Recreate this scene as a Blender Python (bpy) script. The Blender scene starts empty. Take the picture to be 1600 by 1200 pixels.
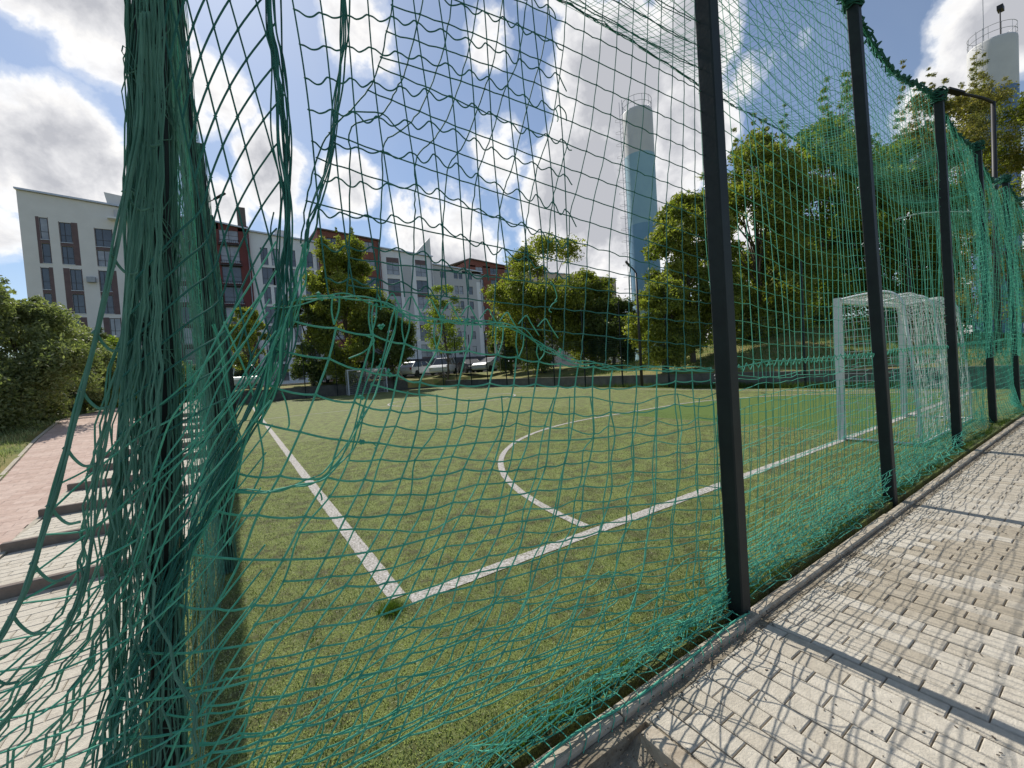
import bpy, math, random
import numpy as np
from mathutils import Vector
rnd = random.Random(7); rs = np.random.RandomState(11)
R = math.radians
# ------------------------------------------------------------------ camera
F, YAW, PIT, ROL = 655.5266, 0.5802804, -0.0385585, -0.0652269
CAM = np.array([-0.7074, -2.4040, 1.3259])
FW = np.array([math.sin(YAW)*math.cos(PIT), math.cos(YAW)*math.cos(PIT), math.sin(PIT)])
_r = np.array([math.cos(YAW), -math.sin(YAW), 0.0]); _u = np.cross(_r, FW)
RT = math.cos(ROL)*_r + math.sin(ROL)*_u; UP = -math.sin(ROL)*_r + math.cos(ROL)*_u
def ray(x, y): return FW*F + RT*(x-800) - UP*(y-600)
def PY(x, y, Y=-1.22):            # point of the vertical plane Y=const seen at reference (x, y)
    d = ray(x, y); return CAM + d*(Y-CAM[1])/d[1]
def PG(x, y, z=0.0):
    d = ray(x, y); return CAM + d*(z-CAM[2])/d[2]
def PD(x, y, D): return CAM + ray(x, y)*D/F
from mathutils import Matrix
sc = bpy.context.scene; COL = sc.collection
cam = bpy.data.cameras.new('camera'); co = bpy.data.objects.new('camera', cam); COL.objects.link(co)
cam.sensor_width = 36; cam.lens = F/1600*36; cam.clip_start = .02; cam.clip_end = 3000
M = Matrix(((RT[0], UP[0], -FW[0], CAM[0]), (RT[1], UP[1], -FW[1], CAM[1]), (RT[2], UP[2], -FW[2], CAM[2]), (0, 0, 0, 1)))
co.matrix_world = M; sc.camera = co
# ------------------------------------------------------------------ sun and sky
SUN_AZ, SUN_EL = -0.6, 46.0        # azimuth from +Y towards +X
sd = Vector((math.sin(R(SUN_AZ))*math.cos(R(SUN_EL)), math.cos(R(SUN_AZ))*math.cos(R(SUN_EL)), math.sin(R(SUN_EL))))
sl = bpy.data.lights.new('sun', 'SUN'); sl.energy = 4.2; sl.angle = R(.5); sl.color = (1, .95, .87)
so = bpy.data.objects.new('sun', sl); COL.objects.link(so); so.rotation_euler = (-sd).to_track_quat('-Z', 'Y').to_euler()
sc.view_settings.view_transform = 'Standard'; sc.view_settings.look = 'None'; sc.view_settings.gamma = 1
sc.view_settings.exposure = 0.25
W = bpy.data.worlds.new('World'); sc.world = W; W.use_nodes = True
class NT:
    def __init__(s, nt): s.nt = nt; s.n = nt.nodes; s.l = nt.links
    def node(s, t, **k):
        n = s.n.new(t)
        for a, b in k.items():
            if a.startswith('i_'):
                key = a[2:]; key = int(key) if key.isdigit() else key
                s.put(n.inputs[key], b)
            else: setattr(n, a, b)
        return n
    def put(s, sock, v):
        if isinstance(v, bpy.types.NodeSocket): s.l.new(v, sock)
        else: sock.default_value = v
    def math(s, op, a, b=0.0, c=0.0, clamp=False):
        n = s.n.new('ShaderNodeMath'); n.operation = op; n.use_clamp = clamp
        for k, v in enumerate((a, b, c)):
            s.put(n.inputs[k], v)
        return n.outputs[0]
    def vmath(s, op, a, b=(0, 0, 0)):
        n = s.n.new('ShaderNodeVectorMath'); n.operation = op
        s.put(n.inputs[0], a); s.put(n.inputs[1], b)
        return n.outputs['Value'] if op in ('DOT_PRODUCT', 'LENGTH') else n.outputs[0]
    def noise(s, vec, scale, detail=4, rough=.55, dist=0, col=False):
        n = s.n.new('ShaderNodeTexNoise'); s.put(n.inputs['Vector'], vec)
        n.inputs['Scale'].default_value = scale; n.inputs['Detail'].default_value = detail
        n.inputs['Roughness'].default_value = rough; n.inputs['Distortion'].default_value = dist
        return n.outputs['Color' if col else 0]
    def ramp(s, fac, stops, interp='LINEAR'):
        n = s.n.new('ShaderNodeValToRGB'); s.put(n.inputs[0], fac); e = n.color_ramp; e.interpolation = interp
        while len(e.elements) < len(stops): e.elements.new(.5)
        for k, (p, c) in enumerate(stops):
            e.elements[k].position = p
            e.elements[k].color = (c, c, c, 1) if isinstance(c, (int, float)) else (*c, 1)
        return n.outputs[0]
    def mix(s, fac, a, b, mode='MIX'):
        n = s.n.new('ShaderNodeMix'); n.data_type = 'RGBA'; n.blend_type = mode
        s.put(n.inputs[0], fac)
        for k, v in ((6, a), (7, b)):
            if isinstance(v, tuple) and len(v) == 3: v = (*v, 1)
            s.put(n.inputs[k], v)
        return n.outputs[2]
def build_world():
    t = NT(W.node_tree); bg = t.n['Background']; bg.inputs[1].default_value = .092
    sky = t.node('ShaderNodeTexSky', sky_type='NISHITA'); sky.sun_disc = False
    sky.sun_elevation = R(SUN_EL); sky.sun_rotation = R(SUN_AZ); sky.air_density = 1.0; sky.dust_density = .4; sky.ozone_density = 1.6
    tc = t.node('ShaderNodeTexCoord'); d = t.vmath('NORMALIZE', tc.outputs['Generated'])
    sx = t.node('ShaderNodeSeparateXYZ'); t.l.new(d, sx.inputs[0])
    # warped direction for billows
    n1 = t.noise(d, 5.5, 7, .58, .25); n2 = t.noise(d, 2.1, 3, .5, 0); n3 = t.noise(d, 17, 5, .6, .3)
    # cloud masses stand in fixed world directions: (x, y, half-angle px, weight)
    blobs = [(60, 230, 190, 1.0), (-80, 150, 190, 1.0), (150, 20, 150, .95), (330, 160, 75, .8), (420, 260, 80, .9), (350, 320, 60, .7),
             (950, 130, 120, 1.9), (920, 280, 120, 1.8), (1070, 70, 100, 1.3), (990, 340, 130, 1.4), (1070, 210, 100, 1.4), (800, 240, 60, .7),
             (560, 40, 60, .45), (770, 60, 50, .7), (700, 385, 100, .8), (540, 290, 55, .75), (470, 350, 60, .6), (930, 420, 130, .9), (1100, 420, 140, .8),
             (1180, 120, 60, .6), (1560, 20, 150, .9), (1480, 150, 80, .6), (0, 360, 80, .45), (1260, 40, 50, .4), (1000, -260, 300, .9), (300, -350, 260, .8),
             (1480, 420, 170, .7), (250, 430, 150, .5)]
    acc = None
    for (x, y, r, w) in blobs:
        v = ray(x, y); dist = np.linalg.norm(v); v = v/dist
        ang = r*F/(F*F+(x-800)**2)**.5/dist*1.0
        cosr = math.cos(min(ang, 1.2))
        dp = t.vmath('DOT_PRODUCT', d, tuple(v))
        k = t.math('MULTIPLY', t.math('SUBTRACT', dp, cosr), w/(1-cosr))
        k = t.math('MAXIMUM', k, -.8*1.0)
        acc = k if acc is None else t.math('MAXIMUM', acc, k)
    # sky behind the camera: only noise
    dens = t.math('ADD', t.math('MULTIPLY', acc, .60), t.math('MULTIPLY', t.math('SUBTRACT', n1, .5), 2.0))
    dens = t.math('ADD', dens, t.math('MULTIPLY', t.math('SUBTRACT', n2, .5), .8))
    dens = t.math('ADD', dens, t.math('MULTIPLY', t.math('SUBTRACT', n3, .5), .45))
    cov = t.ramp(dens, [(.0, 0), (.12, .25), (.27, .85), (.42, 1)], 'EASE')
    # sunlight scatters round the thin rims, the thick middle is grey
    body = t.ramp(t.math('ADD', dens, t.math('MULTIPLY', t.math('SUBTRACT', n3, .5), .5)),
                  [(.06, (9.6, 9.9, 10.4)), (.26, (10.2, 10.0, 9.7)), (.48, (7.6, 7.6, 7.8)), (.78, (4.9, 5.0, 5.4))])
    veil = t.math('MULTIPLY', t.noise(d, 3.1, 4, .6, .6), .35)
    skyc = t.mix(1.0, sky.outputs[0], (.86, .95, 1.03), 'MULTIPLY')
    skyc = t.mix(veil, skyc, (5.6, 6.0, 6.8))
    c = t.mix(cov, skyc, body)
    t.l.new(c, bg.inputs[0])
build_world()
# ------------------------------------------------------------------ materials
MATS = {}
def mat(name, col, rough=.8, var=0, vscale=4, bump=0, bscale=30, metal=0, spec=.3, col2=None, trans=0, attr=False, detail=5):
    m = bpy.data.materials.new(name); m.use_nodes = True; t = NT(m.node_tree)
    b = t.n['Principled BSDF']; b.inputs['Roughness'].default_value = rough; b.inputs['Metallic'].default_value = metal
    b.inputs['Specular IOR Level'].default_value = spec
    tc = t.node('ShaderNodeTexCoord').outputs['Object']
    if attr:
        a = t.node('ShaderNodeAttribute', attribute_name='tone')
        c = t.mix(a.outputs['Fac'], col, col2)
        if var:
            n = t.noise(tc, vscale, detail, .65)
            c = t.mix(var, c, t.ramp(n, [(.3, .25), (.7, 1.0)]), 'MULTIPLY')
    else:
        c2 = col2 or tuple(v*(1-var) for v in col)
        n = t.noise(tc, vscale, detail, .62)
        c = t.mix(t.ramp(n, [(.35, 0), (.65, 1)]), col, c2)
    t.l.new(c, b.inputs['Base Color'])
    if bump:
        bn = t.node('ShaderNodeBump'); bn.inputs['Strength'].default_value = bump; bn.inputs['Distance'].default_value = .01
        t.l.new(t.noise(tc, bscale, 5, .6), bn.inputs['Height']); t.l.new(bn.outputs[0], b.inputs['Normal'])
    if trans:
        tr = t.node('ShaderNodeBsdfTranslucent'); t.l.new(t.mix(1.0, c, (1.2, 1.2, 1.2) if name == 'netpale' else (1.35, 1.5, .7), 'MULTIPLY'), tr.inputs[0])
        mx = t.node('ShaderNodeMixShader'); mx.inputs[0].default_value = trans
        t.l.new(b.outputs[0], mx.inputs[1]); t.l.new(tr.outputs[0], mx.inputs[2])
        t.l.new(mx.outputs[0], t.n['Material Output'].inputs[0])
    MATS[name] = m
    return m
def turf_mat():
    m = mat('turf', (.1, .12, .03)); t = NT(m.node_tree); b = t.n['Principled BSDF']
    tc = t.node('ShaderNodeTexCoord').outputs['Object']
    big = t.noise(tc, .55, 4, .6); mid = t.noise(tc, 5, 5, .7); fine = t.noise(tc, 130, 3, .75); fine2 = t.noise(tc, 60, 4, .8)
    c = t.mix(t.ramp(fine, [(.38, 0), (.62, 1)]), (.038, .055, .012), (.31, .36, .10))
    c = t.mix(t.ramp(mid, [(.45, 0), (.60, .7)]), c, (.06, .045, .03))
    c = t.mix(t.ramp(big, [(.4, 0), (.7, .35)]), c, (.12, .17, .03))
    c = t.mix(t.ramp(fine2, [(.58, 0), (.68, .8)]), c, (.52, .50, .38))
    c = t.mix(t.ramp(t.noise(tc, 1.6, 6, .7), [(.5, 0), (.68, .28)]), c, (.05, .05, .025))
    t.l.new(c, b.inputs['Base Color']); b.inputs['Roughness'].default_value = .9
    bn = t.node('ShaderNodeBump'); bn.inputs['Strength'].default_value = .9; bn.inputs['Distance'].default_value = .012
    t.l.new(t.noise(tc, 150, 4, .8), bn.inputs['Height']); t.l.new(bn.outputs[0], b.inputs['Normal'])
    return m
turf_mat()
mat('turf_bright', (.13, .20, .035), .9, col2=(.04, .075, .012), vscale=90, bump=.6, bscale=150)
mat('line', (.60, .56, .54), .9, col2=(.22, .21, .17), vscale=60, bump=.7, bscale=140)
mat('soil', (.40, .35, .27), .95, col2=(.16, .13, .09), vscale=9, bump=1, bscale=60, detail=10)
mat('sand', (.52, .47, .38), .95, col2=(.38, .33, .25), vscale=14, bump=.6, bscale=90, detail=10)
mat('concrete', (.50, .44, .35), .9, col2=(.33, .27, .20), vscale=12, bump=.5, bscale=80, detail=9)
mat('wallgrey', (.17, .16, .14), .9, col2=(.10, .095, .085), vscale=3, bump=.4, bscale=30, detail=9)
mat('paver', (.62, .565, .47), .9, attr=True, col2=(.43, .37, .28), var=.4, vscale=26, bump=.5, bscale=120, detail=9)
mat('redpaver', (.52, .37, .30), .9, attr=True, col2=(.62, .47, .39), var=.35, vscale=20, bump=.4, bscale=90)
mat('riser', (.22, .18, .155), .9, col2=(.16, .13, .11), vscale=7, bump=.4, bscale=60)
mat('lawn', (.10, .145, .028), .95, col2=(.27, .22, .08), vscale=1.3, bump=1, bscale=90, detail=9)
mat('lawn2', (.16, .23, .035), .95, col2=(.24, .25, .06), vscale=1.0, bump=1, bscale=60, detail=9)
mat('asphalt', (.12, .12, .12), .9, col2=(.09, .09, .09), vscale=3)
mat('netshaded', (.045, .18, .15), .75, col2=(.022, .115, .10), vscale=9, spec=.15)  # same rope as net, backlit shade of the upper strands put into the colour
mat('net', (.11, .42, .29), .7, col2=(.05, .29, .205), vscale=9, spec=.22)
mat('netdark', (.012, .10, .075), .7, col2=(.010, .075, .06), vscale=3)
m_ = mat('netpale', (.20, .40, .33), .8, col2=(.12, .28, .23), vscale=9, spec=.1, trans=.45)
mat('netwhite', (.72, .73, .70), .7, var=.15)
mat('ropewhite', (.5, .62, .55), .7, var=.2)
mat('post', (.009, .014, .015), .55, col2=(.013, .021, .021), vscale=8, bump=.05, bscale=60, spec=.28)
mat('whitemetal', (.66, .68, .68), .4, col2=(.58, .61, .62), vscale=6)
mat('darkmetal', (.03, .03, .032), .5, var=.2)
mat('galv', (.35, .36, .37), .45, var=.2, metal=.6)
mat('rail', (.55, .42, .36), .6, var=.15)
mat('wallwhite', (.76, .73, .71), .85, col2=(.71, .68, .66), vscale=.6)
mat('wallwhite2', (.80, .79, .80), .85, col2=(.75, .74, .75), vscale=.6)
mat('wallgrey2', (.52, .51, .52), .85, var=.06)
mat('wallred', (.175, .055, .052), .85, col2=(.15, .048, .046), vscale=.8)
mat('wallbrick', (.25, .095, .070), .9, col2=(.20, .078, .06), vscale=1.6)
mat('wallbrown', (.15, .125, .115), .85, var=.1)
mat('wallpeach', (.62, .50, .42), .85, var=.05)
mat('shop', (.10, .09, .10), .7, var=.3)
mat('panelbrown', (.17, .115, .115), .7, col2=(.13, .09, .095), vscale=2)
mat('frame', (.055, .05, .055), .5, var=.1)
mat('framewhite', (.6, .6, .6), .5, var=.1)
mat('roofmetal', (.55, .56, .58), .35, var=.1, metal=.5)
mat('glasslight', (.36, .37, .40), .12, col2=(.22, .23, .26), vscale=.9, spec=.8)
mat('curtain', (.42, .42, .43), .8, col2=(.25, .25, .27), vscale=1.7)
mat('towerwhite', (.66, .65, .63), .6, col2=(.58, .57, .56), vscale=.5)
mat('towerlight', (.34, .52, .59), .6, col2=(.30, .47, .55), vscale=.5)
mat('towermid', (.22, .38, .52), .6, col2=(.19, .35, .48), vscale=.5)
mat('towerblue', (.12, .20, .36), .6, col2=(.14, .23, .39), vscale=.5)
mat('bark', (.09, .07, .055), .95, col2=(.14, .115, .09), vscale=8, bump=.8, bscale=25)
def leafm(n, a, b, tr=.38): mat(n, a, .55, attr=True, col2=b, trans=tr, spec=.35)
leafm('leaf_yellowgreen', (.08, .12, .022), (.33, .33, .07), .48)
leafm('leaf_green', (.08, .135, .025), (.29, .33, .06), .5)
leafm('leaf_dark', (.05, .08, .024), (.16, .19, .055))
leafm('leaf_autumn', (.08, .11, .03), (.32, .26, .09), .48)
leafm('leaf_shrub', (.075, .105, .04), (.33, .35, .18), .42)
leafm('blade', (.045, .085, .016), (.54, .57, .31), .3)
leafm('blade_lush', (.045, .09, .012), (.15, .20, .04), .35)
for n, c in dict(carwhite=(.75, .76, .77), carsilver=(.42, .44, .46), cardark=(.03, .03, .035), carred=(.16, .03, .03), cargrey=(.16, .17, .18), carmint=(.55, .62, .58)).items():
    mat(n, c, .42, var=.03, spec=.4)
mat('tyre', (.02, .02, .02), .8, var=.2)
mat('lamplens', (.65, .62, .58), .2, var=.05)
mat('redlens', (.35, .02, .02), .25, var=.05)
mat('signwhite', (.78, .78, .76), .5, var=.03)
mat('signblack', (.03, .03, .03), .5, var=.03)
mat('signblue', (.04, .12, .42), .5, var=.03)
mat('skin', (.45, .28, .2), .6, var=.05)
def glass_mat():
    m = mat('glass', (.10, .115, .14), .08, var=.3, vscale=.6, spec=.8); return m
glass_mat()
mat('carglass', (.015, .018, .02), .06, var=.1, spec=.9)
# ------------------------------------------------------------------ mesh helpers
class MB:
    def __init__(s): s.v = []; s.f = []; s.m = []; s.tone = []; s.n = 0; s.smooth = []
    def add(s, v, f, mi=0, tone=None, smooth=False):
        v = np.asarray(v, float).reshape(-1, 3); s.v.append(v)
        for q in f: s.f.append(tuple(int(i)+s.n for i in q)); s.m.append(mi); s.smooth.append(smooth)
        s.tone.append(np.full(len(v), .5 if tone is None else tone)); s.n += len(v)
    def box(s, lo, hi, mi=0, tone=None, ch=0):
        x0, y0, z0 = lo; x1, y1, z1 = hi
        if ch:
            v = [(x0, y0, z0), (x1, y0, z0), (x1, y1, z0), (x0, y1, z0), (x0, y0, z1-ch), (x1, y0, z1-ch), (x1, y1, z1-ch), (x0, y1, z1-ch),
                 (x0+ch, y0+ch, z1), (x1-ch, y0+ch, z1), (x1-ch, y1-ch, z1), (x0+ch, y1-ch, z1)]
            f = [(0, 1, 5, 4), (1, 2, 6, 5), (2, 3, 7, 6), (3, 0, 4, 7), (4, 5, 9, 8), (5, 6, 10, 9), (6, 7, 11, 10), (7, 4, 8, 11), (8, 9, 10, 11)]
        else:
            v = [(x0, y0, z0), (x1, y0, z0), (x1, y1, z0), (x0, y1, z0), (x0, y0, z1), (x1, y0, z1), (x1, y1, z1), (x0, y1, z1)]
            f = [(0, 3, 2, 1), (4, 5, 6, 7), (0, 1, 5, 4), (1, 2, 6, 5), (2, 3, 7, 6), (3, 0, 4, 7)]
        s.add(v, f, mi, tone)
    def obox(s, c, ax, ay, az, mi=0, tone=None):   # oriented box: centre, half vectors
        c, ax, ay, az = map(lambda q: np.asarray(q, float), (c, ax, ay, az))
        v = [c+a*ax+b*ay+d*az for d in (-1, 1) for a, b in ((-1, -1), (1, -1), (1, 1), (-1, 1))]
        s.add(v, [(0, 3, 2, 1), (4, 5, 6, 7), (0, 1, 5, 4), (1, 2, 6, 5), (2, 3, 7, 6), (3, 0, 4, 7)], mi, tone)
    def tube(s, P, r, n=5, mi=0, cap=True, tone=None):
        P = np.asarray(P, float); k = len(P)
        if k < 2: return
        T = np.gradient(P, axis=0); T /= np.linalg.norm(T, axis=1)[:, None]+1e-9
        A = np.tile(np.array([.31, .17, .93]), (k, 1)); mT = np.abs(T@np.array([.31, .17, .93])) > .9; A[mT] = (1, .2, 0)
        if mT.any() and not mT.all(): A[:] = (.86, .5, .08)
        U = np.cross(T, A); U /= np.linalg.norm(U, axis=1)[:, None]+1e-9; V = np.cross(T, U)
        r = np.broadcast_to(np.asarray(r, float), (k,))
        a = np.arange(n)*2*math.pi/n
        X = P[:, None, :]+r[:, None, None]*(np.cos(a)[None, :, None]*U[:, None, :]+np.sin(a)[None, :, None]*V[:, None, :])
        f = []
        for i in range(k-1):
            for j in range(n):
                j2 = (j+1) % n; f.append((i*n+j, i*n+j2, (i+1)*n+j2, (i+1)*n+j))
        if cap: f.append(tuple(range(n-1, -1, -1))); f.append(tuple((k-1)*n+j for j in range(n)))
        s.add(X.reshape(-1, 3), f, mi, tone, n > 5)
    def knot(s, p, r, mi=0):
        p = np.asarray(p); a = r*rs.uniform(.8, 1.25, 6)
        v = [p+(a[0], 0, 0), p-(a[1], 0, 0), p+(0, a[2], 0), p-(0, a[3], 0), p+(0, 0, a[4]), p-(0, 0, a[5])]
        s.add(v, [(0, 2, 4), (2, 1, 4), (1, 3, 4), (3, 0, 4), (2, 0, 5), (1, 2, 5), (3, 1, 5), (0, 3, 5)], mi)
    def lathe(s, prof, c=(0, 0, 0), n=24, mi=0, cap=True):
        v = []; c = np.asarray(c, float)
        for (r, z) in prof:
            for j in range(n): a = 2*math.pi*j/n; v.append(c+(r*math.cos(a), r*math.sin(a), z))
        f = []
        for i in range(len(prof)-1):
            for j in range(n): j2 = (j+1) % n; f.append((i*n+j, i*n+j2, (i+1)*n+j2, (i+1)*n+j))
        s.add(v, f, mi, None, True)
        if cap: s.add(v[:n], [tuple(range(n-1, -1, -1))], mi); s.add(v[-n:], [tuple(range(n))], mi)
    def build(s, name, mats, parent=None, loc=None):
        me = bpy.data.meshes.new(name)
        v = np.concatenate(s.v) if s.v else np.zeros((0, 3))
        if loc is not None: v = v-np.asarray(loc)
        me.from_pydata(v.tolist(), [], s.f)
        for mm in (mats if isinstance(mats, (list, tuple)) else [mats]): me.materials.append(MATS[mm])
        if max(s.m, default=0): me.polygons.foreach_set('material_index', s.m)
        if any(s.smooth): me.polygons.foreach_set('use_smooth', s.smooth)
        if s.n:
            a = me.attributes.new('tone', 'FLOAT', 'POINT'); a.data.foreach_set('value', np.concatenate(s.tone))
        o = bpy.data.objects.new(name, me); COL.objects.link(o)
        if loc is not None and parent is None: o.location = loc
        if parent is not None: o.parent = parent
        return o
def tag(o, label=None, cat=None, group=None, kind=None):
    if label: o['label'] = label
    if cat: o['category'] = cat
    if group: o['group'] = group
    if kind: o['kind'] = kind
    return o
def thing(name, label, cat, loc=(0, 0, 0), rz=0, group=None):
    o = bpy.data.objects.new(name, None); COL.objects.link(o); o.location = loc; o.rotation_euler = (0, 0, rz); o.empty_display_size = .2
    return tag(o, label, cat, group)
def copy_tree(o, parent=None):
    c = o.copy(); COL.objects.link(c); c.parent = parent
    for ch in [x for x in o.children]: copy_tree(ch, c)
    return c
def struct(o): return tag(o, kind='structure')
def grid(name, x0, x1, y0, y1, nx, ny, fz, m):
    X, Y = np.meshgrid(np.linspace(x0, x1, nx+1), np.linspace(y0, y1, ny+1)); Z = fz(X, Y)
    b = MB(); f = [(j*(nx+1)+i, j*(nx+1)+i+1, (j+1)*(nx+1)+i+1, (j+1)*(nx+1)+i) for j in range(ny) for i in range(nx)]
    b.add(np.stack([X, Y, Z], -1).reshape(-1, 3), f, 0, None, True); return b.build(name, m)
def sstep(a, b, x): t = np.clip((x-a)/(b-a), 0, 1); return t*t*(3-2*t)
FX1, FY1 = 15.2, 33.3     # far sides of the fenced pitch
STEPY = [1.82, 2.75, 3.56, 4.42, 5.2, 6.0, 6.75, 7.5, 8.3, 9.1]
# ------------------------------------------------------------------ ground
def terrain(X, Y):
    base = -.16+0*X
    far = 1.05*sstep(0, 1, (Y-FY1-.4)/3.0)*(Y > FY1+.3)+.0
    z = np.where(Y > FY1+.40, .78+.27*sstep(FY1+.4, FY1+5, Y), -.16)
    right = np.where((X > FX1+.40) & (Y > -1.0), .40+.65*sstep(FX1+.4, FX1+9, X), -.16)
    left = np.where(X < -1.15, np.clip(.08*(Y-1.0)/.86, -.16, .82), -.16)
    le = np.interp(Y, [0, 5.4, 8.3, 11.6, 20, 34], [-3.0, -3.23, -3.68, -4.06, -4.6, -4.9])
    left = np.where(X > le-.02, np.where((X > -2.44) & (Y < 12), -.16, left-.16), left)
    left = np.where((X > -3.7) & (Y > 9) & (X < -2.44), left-.06, left)
    left = np.where((X < le) & (X > le-1.2), left-.05, left)
    z = np.maximum(np.maximum(z, right), np.where((X < -1.105), left, -.16))
    hill = 1.5*np.exp(-(((X-27)/8)**2+((Y-9)/6)**2))
    return z+np.where(X > FX1+.3, hill, 0)
xs = np.concatenate([[-400, -150, -60, -40], np.arange(-30, -5.5, .9), np.arange(-5.4, -2.5, .1), [-2.47, -2.41, -1.12, -1.1], np.arange(0, 15, 1.5), [15.56, 15.64], np.arange(16, 50, 1.1), [60, 90, 160, 400]])
ys = np.concatenate([[-60, -20, -6, -3], np.arange(-1.6, 33, 1.2), [33.66, 33.74], np.arange(34, 44, 1.), [50, 60, 80, 120, 300, 700]])
X, Y = np.meshgrid(xs, ys); b = MB(); nx = len(xs)-1
b.add(np.stack([X, Y, terrain(X, Y)], -1).reshape(-1, 3), [(j*(nx+1)+i, j*(nx+1)+i+1, (j+1)*(nx+1)+i+1, (j+1)*(nx+1)+i) for j in range(len(ys)-1) for i in range(nx)], 0, None, True)
struct(b.build('ground', 'lawn'))
b = MB(); b.box((-1.13, -1.22, -.4), (FX1+.1, FY1+.1, 0)); struct(b.build('pitch_turf', 'turf'))
# near bare soil
def soilz(X, Y): return -.075+.018*np.sin(X*9+Y*5)*np.cos(Y*11-X*3)+.014*np.sin(X*23+1)*np.sin(Y*19)+.03*np.exp(-((Y+1.38)/.07)**2)
struct(grid('bare_soil', -1.15, .47, -4.5, -1.3, 60, 110, soilz, 'soil'))
# lines
def strip(P, w, z):
    P = np.asarray(P, float); T = np.gradient(P, axis=0); T /= np.linalg.norm(T, axis=1)[:, None]; N = np.stack([-T[:, 1], T[:, 0]], 1)
    A = P+N*w/2; B = P-N*w/2; n = len(P)
    A += N*rs.uniform(-.003, .003, n)[:, None]; B += N*rs.uniform(-.003, .003, n)[:, None]
    v = [(x, y, z) for x, y in A]+[(x, y, z) for x, y in B]
    return v, [(i+n, i+1+n, i+1, i) for i in range(n-1)]
b = MB(); z = .004
def seg(a, c, n=60): return [(a[0]+(c[0]-a[0])*t, a[1]+(c[1]-a[1])*t) for t in np.linspace(0, 1, n)]
b.add(*strip(seg((0, .07), (0, 31.95), 500), .105, z)); b.add(*strip(seg((.05, 0), (14.3, 0), 300), .105, z))
b.add(*strip(seg((14.3, .05), (14.3, 31.95)), .09, z)); b.add(*strip(seg((0.05, 31.95), (14.3, 31.95)), .09, z)); b.add(*strip(seg((.05, 15.97), (14.25, 15.97)), .08, z+.001))
G0, G1x = 6.4, 9.15
ar = 4.83
def arc(gy, sgn, z):
    P = [(G0-ar*math.cos(a), gy+sgn*ar*math.sin(a)) for a in np.linspace(.012, math.pi/2, 90)]
    P += [(G1x+ar*math.sin(a), gy+sgn*ar*math.cos(a)) for a in np.linspace(0.01, math.pi/2-.012, 90)]
    b.add(*strip(P if sgn > 0 else P[::-1], .08, z))
arc(.05, 1, z+.002); arc(31.9, -1, z+.002)
b.add(*strip([(7.9+2.99*math.cos(a), 15.97+2.99*math.sin(a)) for a in np.linspace(0, 2*math.pi, 120)], .08, z+.002))
struct(b.build('pitch_markings', 'line'))
# replaced brighter turf strip in front of the goal
b = MB(); pp = [(7.05, .06, .0025), (13.8, .06, .0025)]+[(G1x+(ar-.05)*math.sin(a), .05+(ar-.05)*math.cos(a), .0025) for a in np.linspace(1.5, 0, 16)]+[(7.05, .05+ar-.05, .0025)]; b.add(pp, [tuple(range(len(pp)))])
b2_ = MB(); b2_.box((7.02, .06, .0), (7.045, 4.8, .0035)); struct(b2_.build('turf_seam', 'soil'))
struct(b.build('turf_patch', 'turf_bright'))
# ------------------------------------------------------------------ turf blades near the camera
def blades(name, n, xy, h, mname, w=.0022, lean=.6, z0=0.0, tonef=None):
    x, y = xy; a = rs.uniform(0, 6.283, n); hh = h*rs.uniform(.5, 1.3, n); l = rs.uniform(0, lean, n)
    p = np.stack([x, y, np.full(n, z0)], 1); d = np.stack([np.cos(a), np.sin(a), 0*a], 1)*w
    b2 = rs.uniform(0, 6.283, n); t = p+np.stack([np.cos(b2)*l*hh, np.sin(b2)*l*hh, hh], 1)
    V = np.stack([p-d, p+d, t], 1).reshape(-1, 3)
    me = bpy.data.meshes.new(name); me.vertices.add(3*n); me.vertices.foreach_set('co', V.ravel()); me.loops.add(3*n)
    me.loops.foreach_set('vertex_index', np.arange(3*n)); me.polygons.add(n); me.polygons.foreach_set('loop_start', np.arange(n)*3)
    me.materials.append(MATS[mname]); me.update(calc_edges=True)
    at = me.attributes.new('tone', 'FLOAT', 'POINT'); tn = rs.beta(1.1, 1.6, n) if tonef is None else tonef(n); at.data.foreach_set('value', np.repeat(tn, 3))
    o = bpy.data.objects.new(name, me); COL.objects.link(o); return o
n = 300000; u = rs.uniform(0, 1, n)
yy = -1.19+9.0*u**2.1; xx = -1.1+rs.uniform(0, 1, n)**1.25*9.0
rk = rs.uniform(0, 1, n); keep = ~((np.abs(xx) < .047) & (yy > 0) & (rk < .72)) & ~((np.abs(yy) < .047) & (xx > 0) & (rk < .6))
def turf_tone(m):
    kx, ky = xx[keep], yy[keep]; pt = np.sin(kx*2.3+1.3*np.sin(ky*1.9))*np.sin(ky*2.9+kx*.7)+.5*np.sin(kx*6.1+ky*4.7)*np.sin(ky*7.3-kx*2)
    near = np.exp(-((kx-.1)**2/.9+(ky+.7)**2/.6)); pr = np.clip(.27+.22*pt+.35*near, .04, .8)
    return np.where(rs.uniform(0, 1, m) < pr, rs.uniform(.5, 1.15, m), rs.beta(1.0, 5, m))
tag(blades('turf_blades', keep.sum(), (xx[keep], yy[keep]), .012, 'blade', .0024, 1.2, tonef=turf_tone), 'short green and straw coloured turf fibres at the near corner of the pitch', 'grass', kind='stuff')
n = 5000; t = rs.uniform(0, 1, n)**.8; xx = -1.0+13*t*t+rs.normal(0, .03, n); yy = -1.2+np.abs(rs.normal(0, .05, n))
m1 = (np.sin(xx*5)+np.sin(xx*13+1)) > -.2
tag(blades('weed_grass', m1.sum(), (xx[m1], yy[m1]), .06, 'blade_lush', .003, .8), 'fresh green grass growing along the kerb under the net', 'grass', kind='stuff')
n = 700; a = rs.uniform(0, 6.28, n); r_ = .04*np.abs(rs.normal(0, 1, n))
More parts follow.
